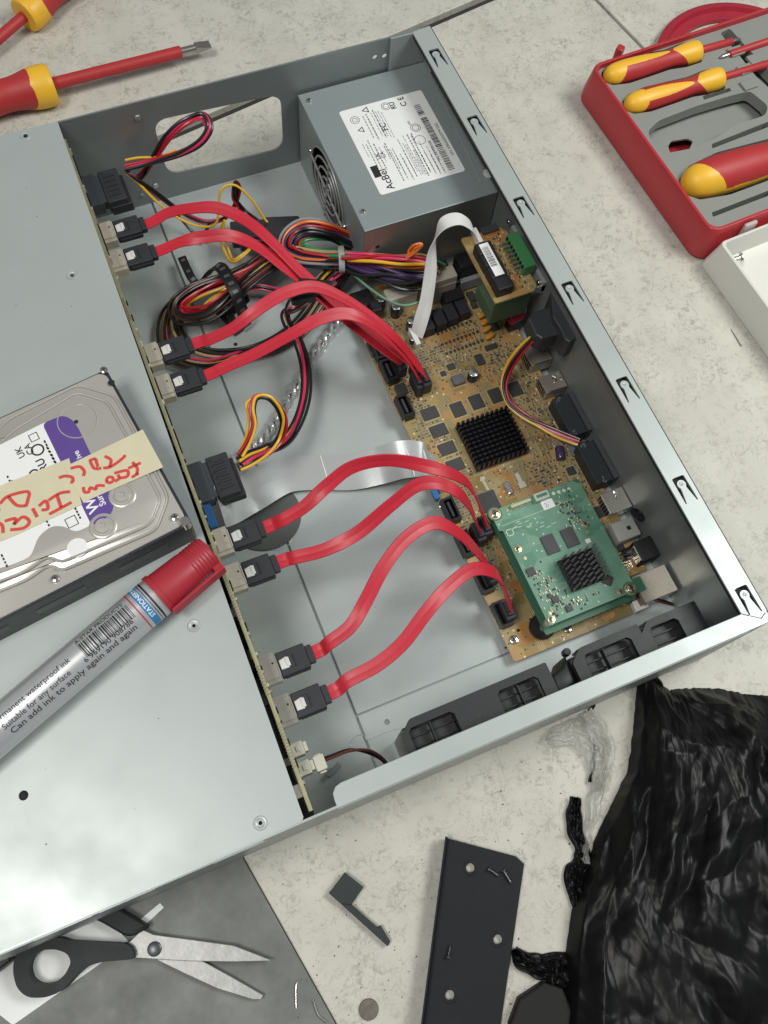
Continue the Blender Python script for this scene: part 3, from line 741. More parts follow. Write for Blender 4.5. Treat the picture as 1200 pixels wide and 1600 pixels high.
# relays
for px, py in [(667, 503), (686, 495), (704, 487), (722, 478)]:
    x, y = B(px, py, ZB + 9); occ.append((x - 5, x + 5, y - 9, y + 8))
    b = MB(); b.box(x - 3.9, x + 3.9, y - 6.6, y + 6.6, ZB + .2, ZB + 9.5, 0, .35); b.build('relay', black_s, mb_, .1)
# orange capacitors
for px, py in [(754, 491), (758, 502), (761, 513), (766, 524)]:
    x, y = B(px, py, ZB + 4); occ.append((x - 4, x + 4, y - 3, y + 3))
    b = MB(); b.lathe([(.01, -3.6), (1.2, -3.4), (1.8, -2), (1.9, 0), (1.8, 2), (1.2, 3.4), (.01, 3.6)], (x, y, ZB + 3), (1, .25, 0), 14); b.build('film_capacitor', mat('amber', (.55, .24, .03), .25), mb_)
# electrolytic capacitors
cap_top = mat('cap_top', (.70, .70, .70), .25, .9)
cap_body = mat('cap_sleeve', (.022, .022, .035), .28)
for px, py, r, h in [(643, 500, 3.3, 11), (740, 582, 3.4, 8.5), (619, 478, 3.4, 11), (594, 466, 3.2, 12), (710, 438, 3.0, 14), (646, 528, 2.6, 5), (700, 425, 2.8, 12), (572, 455, 2.8, 9)]:
    x, y = B(px, py, ZB + h); occ.append((x - r - 1, x + r + 1, y - r - 1, y + r + 1))
    b = MB(); b.lathe([(r, 0), (r, .8), (r * .9, 1.2), (r, 1.6), (r, h - .5), (r * .93, h)], (x, y, ZB), n=24, keep=lambda a, t: True); b.lathe([(r * .93, h), (r * .9, h + .06), (.01, h + .06)], (x, y, ZB), n=24, mi=1)
    b.box(x - r * .7, x + r * .7, y - .12, y + .12, ZB + h + .05, ZB + h + .1, 2)
    b.build('capacitor', [cap_body, cap_top, dkslot], mb_)
# purple glossy cap near the connectors
x, y = B(876, 706, ZB + 5); occ.append((x - 5, x + 5, y - 5, y + 5))
b = MB(); b.lathe([(.01, -5), (2.6, -4.8), (3.1, -4.2), (3.1, 3.6), (2.6, 4.3), (.01, 4.4)], (x, y, ZB + 3.2), (.35, 1, .0), 20); b.build('capacitor', mat('violet_sleeve', (.05, .035, .09), .14), mb_)
# crystals
for px, py in [(795, 762), ]:
    x, y = B(px, py, ZB + 3); occ.append((x - 4, x + 4, y - 7, y + 7)); b = MB(); b.prism(rrect(x - 2.0, x + 2.0, y - 5, y + 5, 1.9), ZB + .1, ZB + 3.4, 0, .6); b.build('crystal', shiny, mb_); frame_silk(x, y, 5, 11)
x, y = B(813, 752, ZB + 1); b = MB(); b.box(x - 2.4, x + 2.4, y - 5, y - 1, ZB + .03, ZB + 1.5); b.box(x - 1.4, x + 1.4, y - 1, y + 6, ZB + .03, ZB + 1.2); b.build('jumper', ivory, mb_)
# dark transformers behind the cables
for px, py, w_, d_, h in [(566, 466, 15, 14, 11), (587, 477, 7, 9, 14)]:
    x, y = B(px, py, ZB + h); occ.append((x - w_ / 2, x + w_ / 2, y - d_ / 2, y + d_ / 2)); b = MB(); b.box(x - w_ / 2, x + w_ / 2, y - d_ / 2, y + d_ / 2, ZB + .1, ZB + h, 0, 1); b.build('transformer', black_p, mb_, .3)
# power connectors (white, tall)
x, y = B(690, 440, ZB + 17); occ.append((x - 12, x + 12, y - 10, y + 10))
b = MB(); b.box(x - 9, x + 9, y - 5.5, y + 5.5, ZB + .1, ZB + 20, 0, .5); b.box(x - 8, x + 8, y + 5.4, y + 6.6, ZB + 4, ZB + 14)
b.build('power_header', mat('translucent_nylon', (.50, .45, .36), .35, trans=.2), mb_, .3)
x, y = B(626, 456, ZB + 14); occ.append((x - 12, x + 12, y - 6, y + 6))
b = MB(); b.box(x - 11, x + 11, y - 5, y + 5, ZB + .1, ZB + 15, 0, .5); b.build('power_header', ivory, mb_, .3)
# large black body under the alarm board
x, y = B(775, 400, ZB + 6)
b = MB(); b.box(-52, -38, 285, 318, ZB + .1, ZB + 12, 0, .5); b.build('transformer', black_p, mb_)
b = MB(); b.box(-36, -12, 300, 312, ZB + 2, ZB + 24, 0, .6); b.box(-36, -12, 296, 299.8, ZB + 2, ZB + 12, 1, .6); b.build('relay_block', [black_p, steel], mb_)
# data sockets along the board edge
edge = [(592, 543), (608, 577), (633, 633)]
lower = [(705, 795), (728, 848), (757, 905), (786, 958)]
def board_socket(px, py, name='edge_socket'):
    x, y = B(px, py, ZB + 8); occ.append((x - 5, x + 5, y - 10, y + 10))
    b = MB(); b.plate([(x - 4, y - 8.2), (x + 4, y - 8.2), (x + 4, y + 8.2), (x - 4, y + 8.2)], [[(x - 2.7, y - 6.6), (x + 2.7, y - 6.6), (x + 2.7, y + 6.6), (x - 2.7, y + 6.6)]], ZB + .1, ZB + 8.4)
    b.box(x - 2.6, x + 2.6, y - 6.5, y + 6.5, ZB + .2, ZB + 2.5, 1)
    b.box(x - .9, x + .5, y - 5.2, y + 5.2, ZB + 2.5, ZB + 7.6, 2)
    for k_ in range(7): b.box(x + .5, x + .62, y - 4.4 + k_ * 1.3, y - 3.9 + k_ * 1.3, ZB + 3, ZB + 7.2, 3)
    for k_ in (-8.6, 8.3): b.box(x - 4.4, x - 3.2, y + k_, y + k_ + .5, ZB - .1, ZB + 4, 3)
    b.build(name, [black_p, dkslot, mat('socket_tongue', (.05, .05, .06), .3), shiny], mb_)
for p in edge: board_socket(*p)
for p in lower: board_socket(*p)
# flat-cable connector
x, y = B(683, 738, ZB + 5); occ.append((x - 5, x + 5, y - 15, y + 15))
b = MB(); b.box(x - 3, x + 1.2, y - 13, y + 13, ZB + .1, ZB + 4.6, 0, .3); b.box(x - 1.6, x - .6, y - 11.5, y + 11.5, ZB + 4.6, ZB + 4.8, 1); b.build('ribbon_socket', [white_p, black_p], mb_)
x, y = B(688, 765, ZB + 5); b = MB(); b.box(x - 5.5, x - 2, y - 5, y + 2, ZB + .1, ZB + 5); b.build('ribbon_lock', mat('blue_lock', (.03, .16, .42), .4), mb_)
# heatsink with pins
zt = ZB + 9
c_ = [at(*p, zt) for p in [(715, 660), (792, 632), (828, 700), (747, 732)]]
hx0 = (c_[0].x + c_[3].x) / 2; hx1 = (c_[1].x + c_[2].x) / 2; hy1 = (c_[0].y + c_[1].y) / 2; hy0 = (c_[2].y + c_[3].y) / 2
occ.append((hx0 - 2, hx1 + 2, hy0 - 2, hy1 + 2))
b = MB(); b.box(hx0, hx1, hy0, hy1, ZB + 1, ZB + 3.2)
nn = 11
for i in range(nn):
    for j in range(nn):
        x = hx0 + 1 + (hx1 - hx0 - 2) * i / (nn - 1); y = hy0 + 1 + (hy1 - hy0 - 2) * j / (nn - 1)
        b.box(x - .95, x + .95, y - .8, y + .8, ZB + 3.2, zt, 0, .12)
hsk = b.build('pin_heatsink', mat('black_anodised', (.018, .016, .020), .30, .5), mb_)
frame_silk((hx0 + hx1) / 2, (hy0 + hy1) / 2, hx1 - hx0 + 2, hy1 - hy0 + 2)
x, y = B(840, 655, ZB); b = MB(); b.tube([(hx1 - 1, hy1 - 5, ZB + 8), (hx1 + 3, hy1 - 3, ZB + 4), (hx1 + 9, hy1 - 4.5, ZB + .6)], .35, 6); b.build('heatsink_wire', shiny, mb_)
# painted arrows
def arrow(px, py, ang, L_):
    x, y = B(px, py); R = Matrix.Rotation(ang, 2)
    pts = [(-.9, -L_ / 2), (.9, -L_ / 2), (.9, L_ / 5), (2.2, L_ / 5), (0, L_ / 2), (-2.2, L_ / 5), (-.9, L_ / 5)]
    silk.prism([tuple(R @ Vector(p) + Vector((x, y))) for p in pts], ZB - .2, ZB + .035); occ.append((x - 3, x + 3, y - 6, y + 6))
arrow(757, 755, .05, 11); arrow(808, 577, .05, 8)
# screws
for px, py in [(803, 1000), (873, 752), (887, 983), (623, 577), (737, 445), (690, 790)]:
    x, y = B(px, py); clone(scr_m if py > 900 else scr_s, mb_, (x, y, ZB), (0, 0, px), name='screw'); occ.append((x - 4, x + 4, y - 4, y + 4))
x, y = B(848, 985, ZB); b = MB(); b.lathe([(8, 0), (8, 4), (7.4, 4.6), (2, 4.6), (1.8, 4.0), (.01, 4.0)], (x, y + 2, ZB), n=36); b.build('buzzer', black_p, mb_); occ.append((x - 9, x + 9, y - 9, y + 9))
for px, py, r in [(810, 985, 1.1), (790, 1012, .8), (829, 968, .9)]:
    x, y = B(px, py); b = MB(); b.lathe([(r, 0), (r, .06), (.01, .06)], (x, y, ZB), n=14); b.build('drilled_hole', dkslot, mb_)
# --- connectors on the rear wall
def rb(x0, x1, y0, y1, z0, z1, name, m, bv=.3, extra=None):
    occ.append((x0 - 1, x1 + 1, y0 - 1, y1 + 1))
    b = MB(); b.box(x0, x1, y0, y1, z0, z1, 0, bv)
    if extra: extra(b)
    return b.build(name, m if isinstance(m, list) else [m], mb_)
def solder(b, x, y, z, n_=5, seed=1, mi=1, sp=3):
    q_ = random.Random(seed)
    for k_ in range(n_):
        a = (x + q_.uniform(-sp, sp), y + q_.uniform(-sp, sp)); t_ = q_.uniform(0, 3)
        b.cbox((a[0], a[1], z + .3), (q_.uniform(1, 2.6), .7, .8), t_, mi)
def shellcon(px, py, w_, d_, zt_, name, m, seed):
    x, y = B(px, py, zt_); x1 = -1.6; x0 = x1 - w_
    def ex(b):
        solder(b, x1 - 4, y + d_ * .2, zt_, 8, seed, 1, 3.2)
        b.box(x0 + 2, x1 - .5, y - d_ / 2 - .02, y - d_ / 2 + .5, zt_, zt_ + .5, 1)
        for k_ in range(6): b.box(x0 - .5, x0 + .02, y - d_ / 2 + 1 + k_ * (d_ - 2) / 6, y - d_ / 2 + 1.6 + k_ * (d_ - 2) / 6, ZB, zt_ - 2, 1)
        b.box(x0 - .02, x0 + .02, y - d_ / 2 + 1, y + d_ / 2 - 1, ZB + 1, zt_ - 1, 2)
    return rb(x0, x1, y - d_ / 2, y + d_ / 2, ZB + .1, zt_, name, [m, shiny, black_p], .3, ex)
shellcon(843, 553, 16, 14, 20, 'usb_socket', mat('dull_tin', (.36, .33, .29), .3, .5), 3)
shellcon(877, 592, 16, 13, 20, 'usb_socket', mat('dull_tin', (.36, .33, .29), .3, .5), 4)
for px, py, sd in [(912, 640, 5), (950, 714, 6)]:
    x, y = B(px, py, 22)
    def ex(b, y=y, sd=sd):
        b.box(-5, -2.0, y - 15.2, y + 15.2, ZB + 4, 22.5, 1); solder(b, -13, y + 13, 21.4, 5, sd, 2, 1.6); solder(b, -13, y - 13, 21.4, 5, sd + 9, 2, 1.6)
    rb(-17, -5.2, y - 15, y + 15, ZB + .1, 21.5, 'video_socket', [mat('graphite_plastic', (.028, .033, .036), .5, spec=.3), mat('graphite_face', (.07, .075, .08), .4, .3), shiny], .4, ex)
shellcon(972, 778, 16, 15, 19, 'video_port', mat('bright_shell', (.62, .58, .52), .2, .95), 8)
# white audio socket with its dark ring
x, y = B(990, 822, 20)
def ex(b):
    b.lathe([(5.4, 0), (5.4, 1.4), (3.2, 2.2), (3.0, 1.0), (.01, 1.0)], (-5.4, y + 4.5, 26), (.55, .25, .8), 26, 1)
    b.box(-13, -10.4, y - 1.3, y + 1.3, 20.5, 20.6, 2)
rb(-22, -6, y - 6.5, y + 6.5, ZB + .1, 20.5, 'audio_socket', [mat('pale_grey_plastic', (.34, .34, .32), .45), black_p, dkslot], .5, ex)
x, y = B(1028, 852, 20)
def ex(b):
    b.box(-19.5, -14, y + 2, y + 7, ZB + .1, 15, 0); b.box(-15.5, -14.9, y - 5, y + 5, ZB + 2, 21.2, 1); b.tube([(-21, y + 5, ZB), (-18, y + 4, 15), (-14, y + 3, 16)], .7, 6, 1)
    b.tube([(-21, y + 1, ZB), (-19, y + 1, 14), (-15, y, 15)], .7, 6, 1)
rb(-14.8, -1.6, y - 6.5, y + 7.5, ZB + .1, 21.5, 'power_socket', [black_p, shiny], .5, ex)
x, y = B(1045, 903, 22)
def ex(b):
    b.box(-27.2, -27.0, y - 8.5, y + 6.5, ZB + .5, 21, 1); b.box(-27.3, -26.6, y - 10.1, y + 9.0, 22, 22.3, 1)
rb(-27, -3, y - 9, y + 9, ZB + .1, 22, 'network_socket', [mat('rj_shell', (.55, .50, .42), .26, .6), mat('rj_dark', (.12, .09, .07), .35, .4)], .3, ex)
# red terminal
x, y = B(807, 488, 28)
b = MB(); b.lathe([(5.2, 0), (5.2, 9), (4.6, 10), (.01, 10)], (x - 5, y, 24), (1, .1, 0), 24); b.lathe([(2.4, -.3), (2.0, .05), (.01, .05)], (x - 5, y, 24), (-1, -.1, 0), 16, 1)
b.cbox((x + 6, y + 2, 27), (1.2, 6, 7), .4, 2, .2); b.box(x - 4, x + 4, y - 3, y + 3, ZB, 20, 1); b.build('audio_jack', [mat('jack_red', (.42, .02, .05), .32), black_p, white_p], mb_)
# pin header strip + wire plug near the video sockets
x, y = B(912, 700, ZB + 5); b = MB(); b.box(x - 4.5, x + 4.5, y - 3.2, y + 3.2, ZB + .1, ZB + 8, 0, .4); b.build('wire_header', black_p, mb_)
x, y = B(1003, 945, ZB + 3); b = MB(); b.box(x - 6, x + 3, y - 3, y + 3, ZB - .2, ZB + 5, 0, .4); b.cbox((x - 3, y + 4, ZB + 4), (7, 2, 3), .5, 0); b.build('fan_header', white_p, mb_)
# two neat rows of diodes
for (a, c, n_) in [((691, 539), (746, 519), 10), ((698, 553), (753, 533), 10), ((684, 522), (735, 503), 9)]:
    for i in range(n_):
        t_ = i / (n_ - 1); x, y = B(a[0] + (c[0] - a[0]) * t_, a[1] + (c[1] - a[1]) * t_)
        if i == 0 and a == (691, 539):
            b = MB(); b.box(-.85, .85, -.75, .75, 0, 1.0, 0, .1); b.box(-.3, .3, -1.6, -.75, 0, .3, 1); b.box(-.9, -.3, .75, 1.6, 0, .3, 1); b.box(.3, .9, .75, 1.6, 0, .3, 1)
            dio = b.build('diode', [chip_m, shiny], loc=(0, 0, 0)); protos.append(dio)
        clone(dio, mb_, (x, y, ZB), name='diode'); occ.append((x - 1.2, x + 1.2, y - 2, y + 2))
# small resistors and capacitors everywhere else
def res_proto(c, L_=1.7, w_=.95, h=.5):
    b = MB(); b.box(-L_ / 2 + .35, L_ / 2 - .35, -w_ / 2, w_ / 2, 0, h); b.box(-L_ / 2, -L_ / 2 + .35, -w_ / 2, w_ / 2, 0, h * .95, 1); b.box(L_ / 2 - .35, L_ / 2, -w_ / 2, w_ / 2, 0, h * .95, 1)
    o = b.build('chip_resistor', [c, mat('solder_tin', (.62, .58, .48), .25, .8)], loc=(0, 0, 0)); protos.append(o); return o, b
tanc = mat('ceramic_tan', (.22, .17, .11), .5); cream_c = mat('silk_cream', (.52, .47, .32), .6)
rp = [res_proto(chip_m), res_proto(tanc)]
rng2 = random.Random(21); placed = []
def free(x, y, m_=0):
    if not (bx0 + 1.5 < x < bx1 - 1.5 and by0 + 3 < y < by1 - 1): return False
    if y < by0 + 26 and x > -36: return False
    for a, b2, c, d in occ:
        if a - m_ < x < b2 + m_ and c - m_ < y < d + m_: return False
    return True
clusters = [(B(735, 535), 14, 11), (B(700, 560), 8, 8), (B(655, 660), 6, 16), (B(780, 560), 12, 8), (B(850, 640), 10, 12), (B(870, 690), 8, 10), (B(900, 745), 8, 8), (B(935, 800), 9, 11), (B(960, 850), 9, 12),
            (B(985, 880), 6, 7), (B(700, 760), 7, 8), (B(720, 800), 7, 12), (B(760, 450), 8, 8), (B(665, 560), 7, 8), (B(640, 610), 7, 7), (B(790, 500), 8, 8), (B(600, 510), 8, 8), (B(780, 720), 14, 5), (B(845, 735), 7, 6), (B(820, 590), 12, 9), (B(690, 690), 4, 16), (B(750, 860), 6, 12)]
stuffb = MB(); nres = 0; taken = set()
for k_ in range(4200):
    (cxy, sx, sy_) = rng2.choice(clusters)
    x = rng2.gauss(cxy[0], sx * .8); y = rng2.gauss(cxy[1], sy_ * .8)
    if k_ % 6 == 0: x = rng2.uniform(bx0, bx1); y = rng2.uniform(by0, by1)
    gx, gy = round(x / 1.15), round(y / 2.1); x = gx * 1.15; y = gy * 2.1
    if (gx, gy) in taken or not free(x, y): continue
    taken.add((gx, gy)); rot = math.pi / 2 if rng2.random() < .8 else 0
    if rot == 0: taken.add((gx + 1, gy)); taken.add((gx - 1, gy))
    pr = rng2.choice([0, 1, 1])
    if nres < 96: clone(rp[pr][0], mb_, (x, y, ZB + .02), (0, 0, rot), name='chip_resistor'); nres += 1
    else:
        R = Matrix.Rotation(rot, 3, 'Z'); q_ = rp[pr][1]; base = len(stuffb.v)
        for f_, m2 in zip(q_.f, q_.m): stuffb.f.append([base + i for i in f_]); stuffb.m.append(2 if (m2 == 1) else (0 if pr == 0 else 1)); stuffb.sm.append(False)
        stuffb.v += [R @ v + Vector((x, y, ZB + .02)) for v in q_.v]
    if rng2.random() < .5: silk.box(x - 1.0, x - .75, y - 1.1, y + 1.1, ZB - .1, ZB + .03)
st = stuffb.build('small_components', [chip_m, tanc, mat('solder_tin', (.6, .6, .6))], mb_); st['kind'] = 'stuff'
# via dots / test pads
for k_ in range(500):
    x = rng2.uniform(bx0 + 2, bx1 - 2); y = rng2.uniform(by0 + 2, by1 - 2)
    if free(x, y): silk.lathe([(.35, 0), (.35, .04), (.01, .04)], (x, y, ZB), n=6, smooth=False)
silk.build('printed_marks', cream_c, mb_)
# bigger shiny joints
b = MB()
for k_ in range(40):
    x = rng2.uniform(bx0 + 2, bx1 - 2); y = rng2.uniform(by0 + 2, by1 - 2)
    if free(x, y): b.lathe([(.8, 0), (.7, .5), (.3, .9), (.01, 1)], (x, y, ZB), n=10)
b.build('solder_joints', shiny, mb_)

# ------------------------------------------------------------------ green core board
ZG = 29
cb = thing('core_board', 'small green circuit board with slanted black finned heatsink, stacked on the main board', 'circuit board', (-62, 88, ZB))
g0 = at(855, 988, ZG); print('core', at(768, 800, ZG), at(905, 755, ZG), at(994, 925, ZG), g0)
gx0, gx1, gy0, gy1 = -92.6, -30.6, 49, 130
lowr = rpoly([(gx0 - .5, gy0 - 2), (gx1 + .5, gy0 - 2), (gx1 + .5, gy0 + 5), (gx1 - 1, gy0 + 5), (gx1 - 1, gy1), (gx0 - .5, gy1)], 1.5)
b = MB(); b.plate(lowr, [], ZG - 7.6, ZG - 6); b.build('carrier_board', green_e, cb)
b = MB(); b.plate(rpoly([(gx0 - 1, gy0 + 70), (gx0 + 6, gy0 + 70), (gx0 + 6, gy0 + 3), (gx1 - 6, gy0 + 3), (gx1 - 6, gy0), (gx1 + 6, gy0), (gx1 + 6, gy0 + 9), (gx1, gy0 + 9), (gx1, gy1), (gx0 - 1, gy1)], .8), [], ZG - 1.6, ZG - .02)
b.build('mid_board', green_e, cb)
b = MB(); b.plate(rpoly([(gx0 + 1.5, gy0 + 1.5), (gx1 - .5, gy0 + 1.5), (gx1 - .5, gy1 - 4), (gx1 - 5, gy1 - .5), (gx0 - .8, gy1 - .5), (gx0 - .8, gy1 - 14), (gx0 + 1.5, gy1 - 15)], .6), [], ZG, ZG + 1.2); b.build('board', green, cb)
ZT = ZG + 1.2
for px, py, r in [(773, 803, 4.6), (985, 920, 4.6), (809, 858, 2.9), (913, 819, 2.9), (861, 968, 2.9), (969, 925, 2.6)]:
    p = at(px, py, ZT)
    big = r > 4
    if big: b = MB(); b.lathe([(r, -2.4), (r, .1), (.01, .1)], (p.x, p.y, ZT), n=28, smooth=False); b.build('board_ear', green_e, cb)
    b = MB(); b.lathe([(r * .82, .1), (r * .82, .3), (r * .66, .35), (r * .6, .15)], (p.x, p.y, ZT), n=28, keep=lambda h, t: True); b.build('gold_ring', gold, cb)
    clone(scr_s, cb, (p.x, p.y, ZT), (0, 0, px), (r * .6 / 2.1,) * 2 + (1.3 if big else .6,), name='screw')
for px, py in [(762 + 58, 872), (918, 831), (792, 797), (859, 958)]:
    p = at(px, py, ZT); b = MB(); b.lathe([(1.1, 0), (1.1, .1), (.5, .12), (.5, .02), (.01, .02)], (p.x, p.y, ZT), n=16); b.build('test_pad', gold, cb)
def gchip(px, py, w_, d_, h, name='memory_chip', pins='', rz=0):
    p = at(px, py, ZT + h); b = MB(); b.cbox((p.x, p.y, ZT + h / 2), (w_, d_, h), rz, 0, .12)
    if pins:
        for i in range(4):
            xx = -w_ / 2 + (i + .5) * w_ / 4
            for s_ in (-1, 1):
                q_ = Matrix.Rotation(rz, 3, 'Z') @ Vector((xx, s_ * (d_ / 2 + .7), 0)); b.cbox((p.x + q_.x, p.y + q_.y, ZT + .2), (.5, 1.3, .4), rz, 1)
    b.build(name, [chip_m, shiny], cb)
gchip(860, 850, 8.4, 12.4, 1.1); gchip(891, 839, 8.4, 12.4, 1.1); gchip(830, 893, 5, 5, 1.4, 'flash_chip', 'y')
gchip(950, 906, 6, 6, .9, 'square_chip', '', math.pi / 4); gchip(868, 936, 4.2, 4.2, 1.6, 'inductor'); gchip(890, 950, 3.8, 3.8, 1.6, 'inductor'); gchip(859, 930, 2.4, 2.4, 1, 'diode')
p = at(903, 796, ZT + 1.5); b = MB(); b.lathe([(2.2, 0), (2.3, 1), (2.0, 1.8), (.01, 1.8)], (p.x, p.y, ZT), n=20); b.build('inductor', mat('green_grey', (.11, .2, .15), .4), cb)
p = at(846, 775, ZT + 3); b = MB(); b.box(p.x - 5, p.x + 5, p.y - 2.6, p.y + 2.6, ZT, ZT + 4, 0, .3); b.box(p.x - 3.6, p.x + 3.6, p.y - .8, p.y + 1.2, ZT + 4, ZT + 4.1, 1); b.build('pin_header', [mat('pale_green_plastic', (.34, .42, .34), .4), green_e], cb)
p = at(814, 786, ZT + 2); b = MB(); b.box(p.x - 7, p.x + 7, p.y - 1, p.y + 1, ZT, ZT + 2.2, 0, .2)
for k_ in range(9): b.box(p.x - 6.2 + k_ * 1.5, p.x - 5.7 + k_ * 1.5, p.y - 2.6, p.y - 1, ZT, ZT + .4, 1)
b.build('board_connector', [mat('cream_plastic', (.45, .42, .25), .4), shiny], cb)
p = at(856, 788, ZT); b = MB(); b.prism(rrect(p.x - 4, p.x + 4, p.y - 3, p.y + 3, .7), ZT, ZT + .2); stk = b.build('sticker', paper, cb)
b = MB(); textmesh(b, '2i', 4.2, lambda v: Vector((p.x - 2.6, p.y - 1.6, ZT + .21)) + v, 0, .02); b.build('writing', ink_g, stk)
p = at(875 + 20, 852 - 0, ZT); p = at(895, 853, ZT)
p = at(919, 845, ZT + .5); b = MB(); b.box(p.x - 1.6, p.x + 1.6, p.y - 1.4, p.y + 1.4, ZT, ZT + .6); b.build('white_pad', white_p, cb)
# slanted finned heatsink
hc = at(911, 888, ZT + 5); ha = math.radians(0)
b = MB(); b.cbox((hc.x, hc.y, ZT + 1.7), (24, 21, 1.6), ha)
R = Matrix.Rotation(ha, 3, 'Z')
for i in range(5):
    for j in range(7):
        u = -9.8 + i * 4.9; v = -9.3 + j * 3.1
        q_ = R @ Vector((u, v, 0)); b.cbox((hc.x + q_.x, hc.y + q_.y, ZT + 6.5), (4.6, 1.0, 9.4), ha + .42, 0)
b.build('fin_heatsink', mat('black_anodised', (.02, .02, .02)), cb, .1)
q2 = random.Random(8); b = MB()
for k_ in range(260):
    px, py = q2.choice([(850, 925), (870, 955), (845, 905), (905, 940), (925, 915), (885, 790), (900, 815), (875, 925)])
    x, y = at(px, py, ZT).x + q2.gauss(0, 4), at(px, py, ZT).y + q2.gauss(0, 4)
    if gx0 + 4 < x < gx1 - 3 and gy0 + 4 < y < gy1 - 4 and not (abs(x - hc.x) < 14 and abs(y - hc.y) < 14):
        x = round(x / 1.1) * 1.1; y = round(y / 1.7) * 1.7
        b.box(x - .35, x + .35, y - .65, y + .65, ZT, ZT + .45 + .002 * k_, q2.choice([0, 1, 2]))
o = b.build('small_components', [mat('solder_tin', (.6, .6, .6)), chip_m, cream_c], cb); o['kind'] = 'stuff'
b = MB()
def gl(x0, y0, x1, y1, t=.22): b.box(min(x0, x1) - t / 2, max(x0, x1) + t / 2, min(y0, y1) - t / 2, max(y0, y1) + t / 2, ZT - .1, ZT + .03)
a = at(784, 822, ZT); c = at(905, 782, ZT); gl(a.x, a.y, c.x - 2, a.y)
a = at(797, 832, ZT)
gl(a.x - 2, a.y - 2, a.x + 2, a.y - 2, .5); gl(a.x - 2, a.y + 2, a.x + 2, a.y + 2, .5); gl(a.x - 2, a.y - 2, a.x - 2, a.y + 2, .5); gl(a.x + 2, a.y - 2, a.x + 2, a.y + 2, .5)
for k_ in range(14):
    a = at(q2.uniform(800, 870), q2.uniform(815, 835), ZT); gl(a.x, a.y, a.x + q2.uniform(1, 3), a.y, .35)
for k_ in range(4):
    a = at(865 + k_ * 8, 771 - k_ * 2.3, ZT); b.lathe([(1.2, 0), (1.2, .05), (.01, .05)], (a.x, a.y, ZT), n=14, smooth=False)
b.build('printed_marks', mat('green_silk', (.55, .62, .50), .5), cb)
b = MB()
for x, y in ((gx0 + 3, gy0 + 4), (gx1 + 2, gy0 + 4), (gx0 + 3, gy1 - 4), (gx1 - 6, gy1 - 4)): b.lathe([(2.6, 0), (2.6, ZG - 1.7 - ZB)], (x, y, ZB), n=6, smooth=False)
b.build('standoffs', shell, cb)

# ------------------------------------------------------------------ alarm board
ZA = 63
ab = thing('alarm_board', 'small ochre circuit board with a green terminal strip, raised beside the power supply', 'circuit board', (-25, 275, ZB))
c_ = P([(722, 368), (787, 343), (838, 455), (770, 472)], ZA); ax0, ax1 = (c_[0].x + c_[3].x) / 2, (c_[1].x + c_[2].x) / 2; ay1 = (c_[0].y + c_[1].y) / 2; ay0 = (c_[2].y + c_[3].y) / 2
print('alarm', ax0, ax1, ay0, ay1)
b = MB(); b.plate(rpoly([(ax0, ay0), (ax1 - 3, ay0), (ax1, ay0 + 3), (ax1, ay1 - 8), (ax1 - 6, ay1), (ax0 + 16, ay1), (ax0 + 14, ay1 - 4), (ax0, ay1 - 3)], 1), [], ZA - 1.6, ZA); b.build('board', ochre, ab)
b = MB(); b.box(ax0 - .1, ax1 - 3, ay0 - .25, ay0 - .02, ZA - 1.6, ZA - .05); b.box(ax0 - .25, ax0 - .05, ay0, ay1 - 4, ZA - 1.6, ZA - .05); b.build('board_edge', ochre_e, ab)
def A_(px, py, z=ZA): p = at(px, py, z); return p.x, p.y
b = MB()
for k_ in range(4):
    y = ay0 + 3 + k_ * 9.6; b.box(ax0 + 2, ax0 + 13.5, y, y + 9, ZA, ZA + 8.5, 0, .7)
b.box(ax0 + 2.2, ax0 + 13, ay0 + 3.5, ay0 + 40, ZA, ZA + 7.6)
b.build('relay', black_p, ab)
x, y = A_(768, 405, ZA + 8.8); b = MB(); b.cbox((x, y, ZA + 8.9), (6.4, 26, .15), .0, 0)
lb2 = b.build('label', paper, ab); b = MB(); yy = y + 10
while yy > y - 6:
    t_ = rng2.choice([.3, .45, .7]); b.box(x - 2.6, x + 1.8, yy - t_, yy, ZA + 8.97, ZA + 9.02); yy -= t_ + rng2.choice([.35, .5])
b.build('printing', ink, lb2)
gt = mat('terminal_green', (.055, .22, .075), .4)
x, y = A_(813, 390, ZA + 9); b = MB(); b.box(x - 3.5, x + 5.0, y - 14, y + 14, ZA + .05, ZA + 9, 0, .4)
for k_ in range(8): b.box(x - 7.2, x - 3.5, y - 12.5 + k_ * 3.3, y - 11.3 + k_ * 3.3, ZA + .5, ZA + 5, 1); b.box(x - 4.6, x - 3.3, y - 12.6 + k_ * 3.3, y - 11.2 + k_ * 3.3, ZA + 7, ZA + 9.02, 2)
b.build('terminal_strip', [gt, mat('solder_tin', (.6, .6, .6)), dkslot], ab)
x, y = A_(765, 358, ZA + 1); b = MB(); b.box(x - 6, x + 6, y - 2.6, y + 2.6, ZA, ZA + 1.8, 0, .2)
for k_ in range(10): b.box(x - 5.6 + k_ * 1.2, x - 5.2 + k_ * 1.2, y - 4.2, y - 2.6, ZA, ZA + .3, 1)
b.build('driver_chip', [chip_m, shiny], ab)
x, y = A_(746, 368, ZA + 4); b = MB(); b.box(x - 1.6, x + 1.6, y - 6, y + 6, ZA, ZA + 5, 0, .3); b.build('ribbon_socket', white_p, ab)
b = MB()
for k_ in range(120):
    x, y = rng2.uniform(ax0 + 15, ax1 - 3), rng2.uniform(ay0 + 2, ay1 - 2)
    x = round(x / 1.6) * 1.6; y = round(y / 2.4) * 2.4
    b.box(x - .4, x + .4, y - .8, y + .8, ZA, ZA + .4 + .002 * k_, rng2.choice([0, 1, 1, 2]))
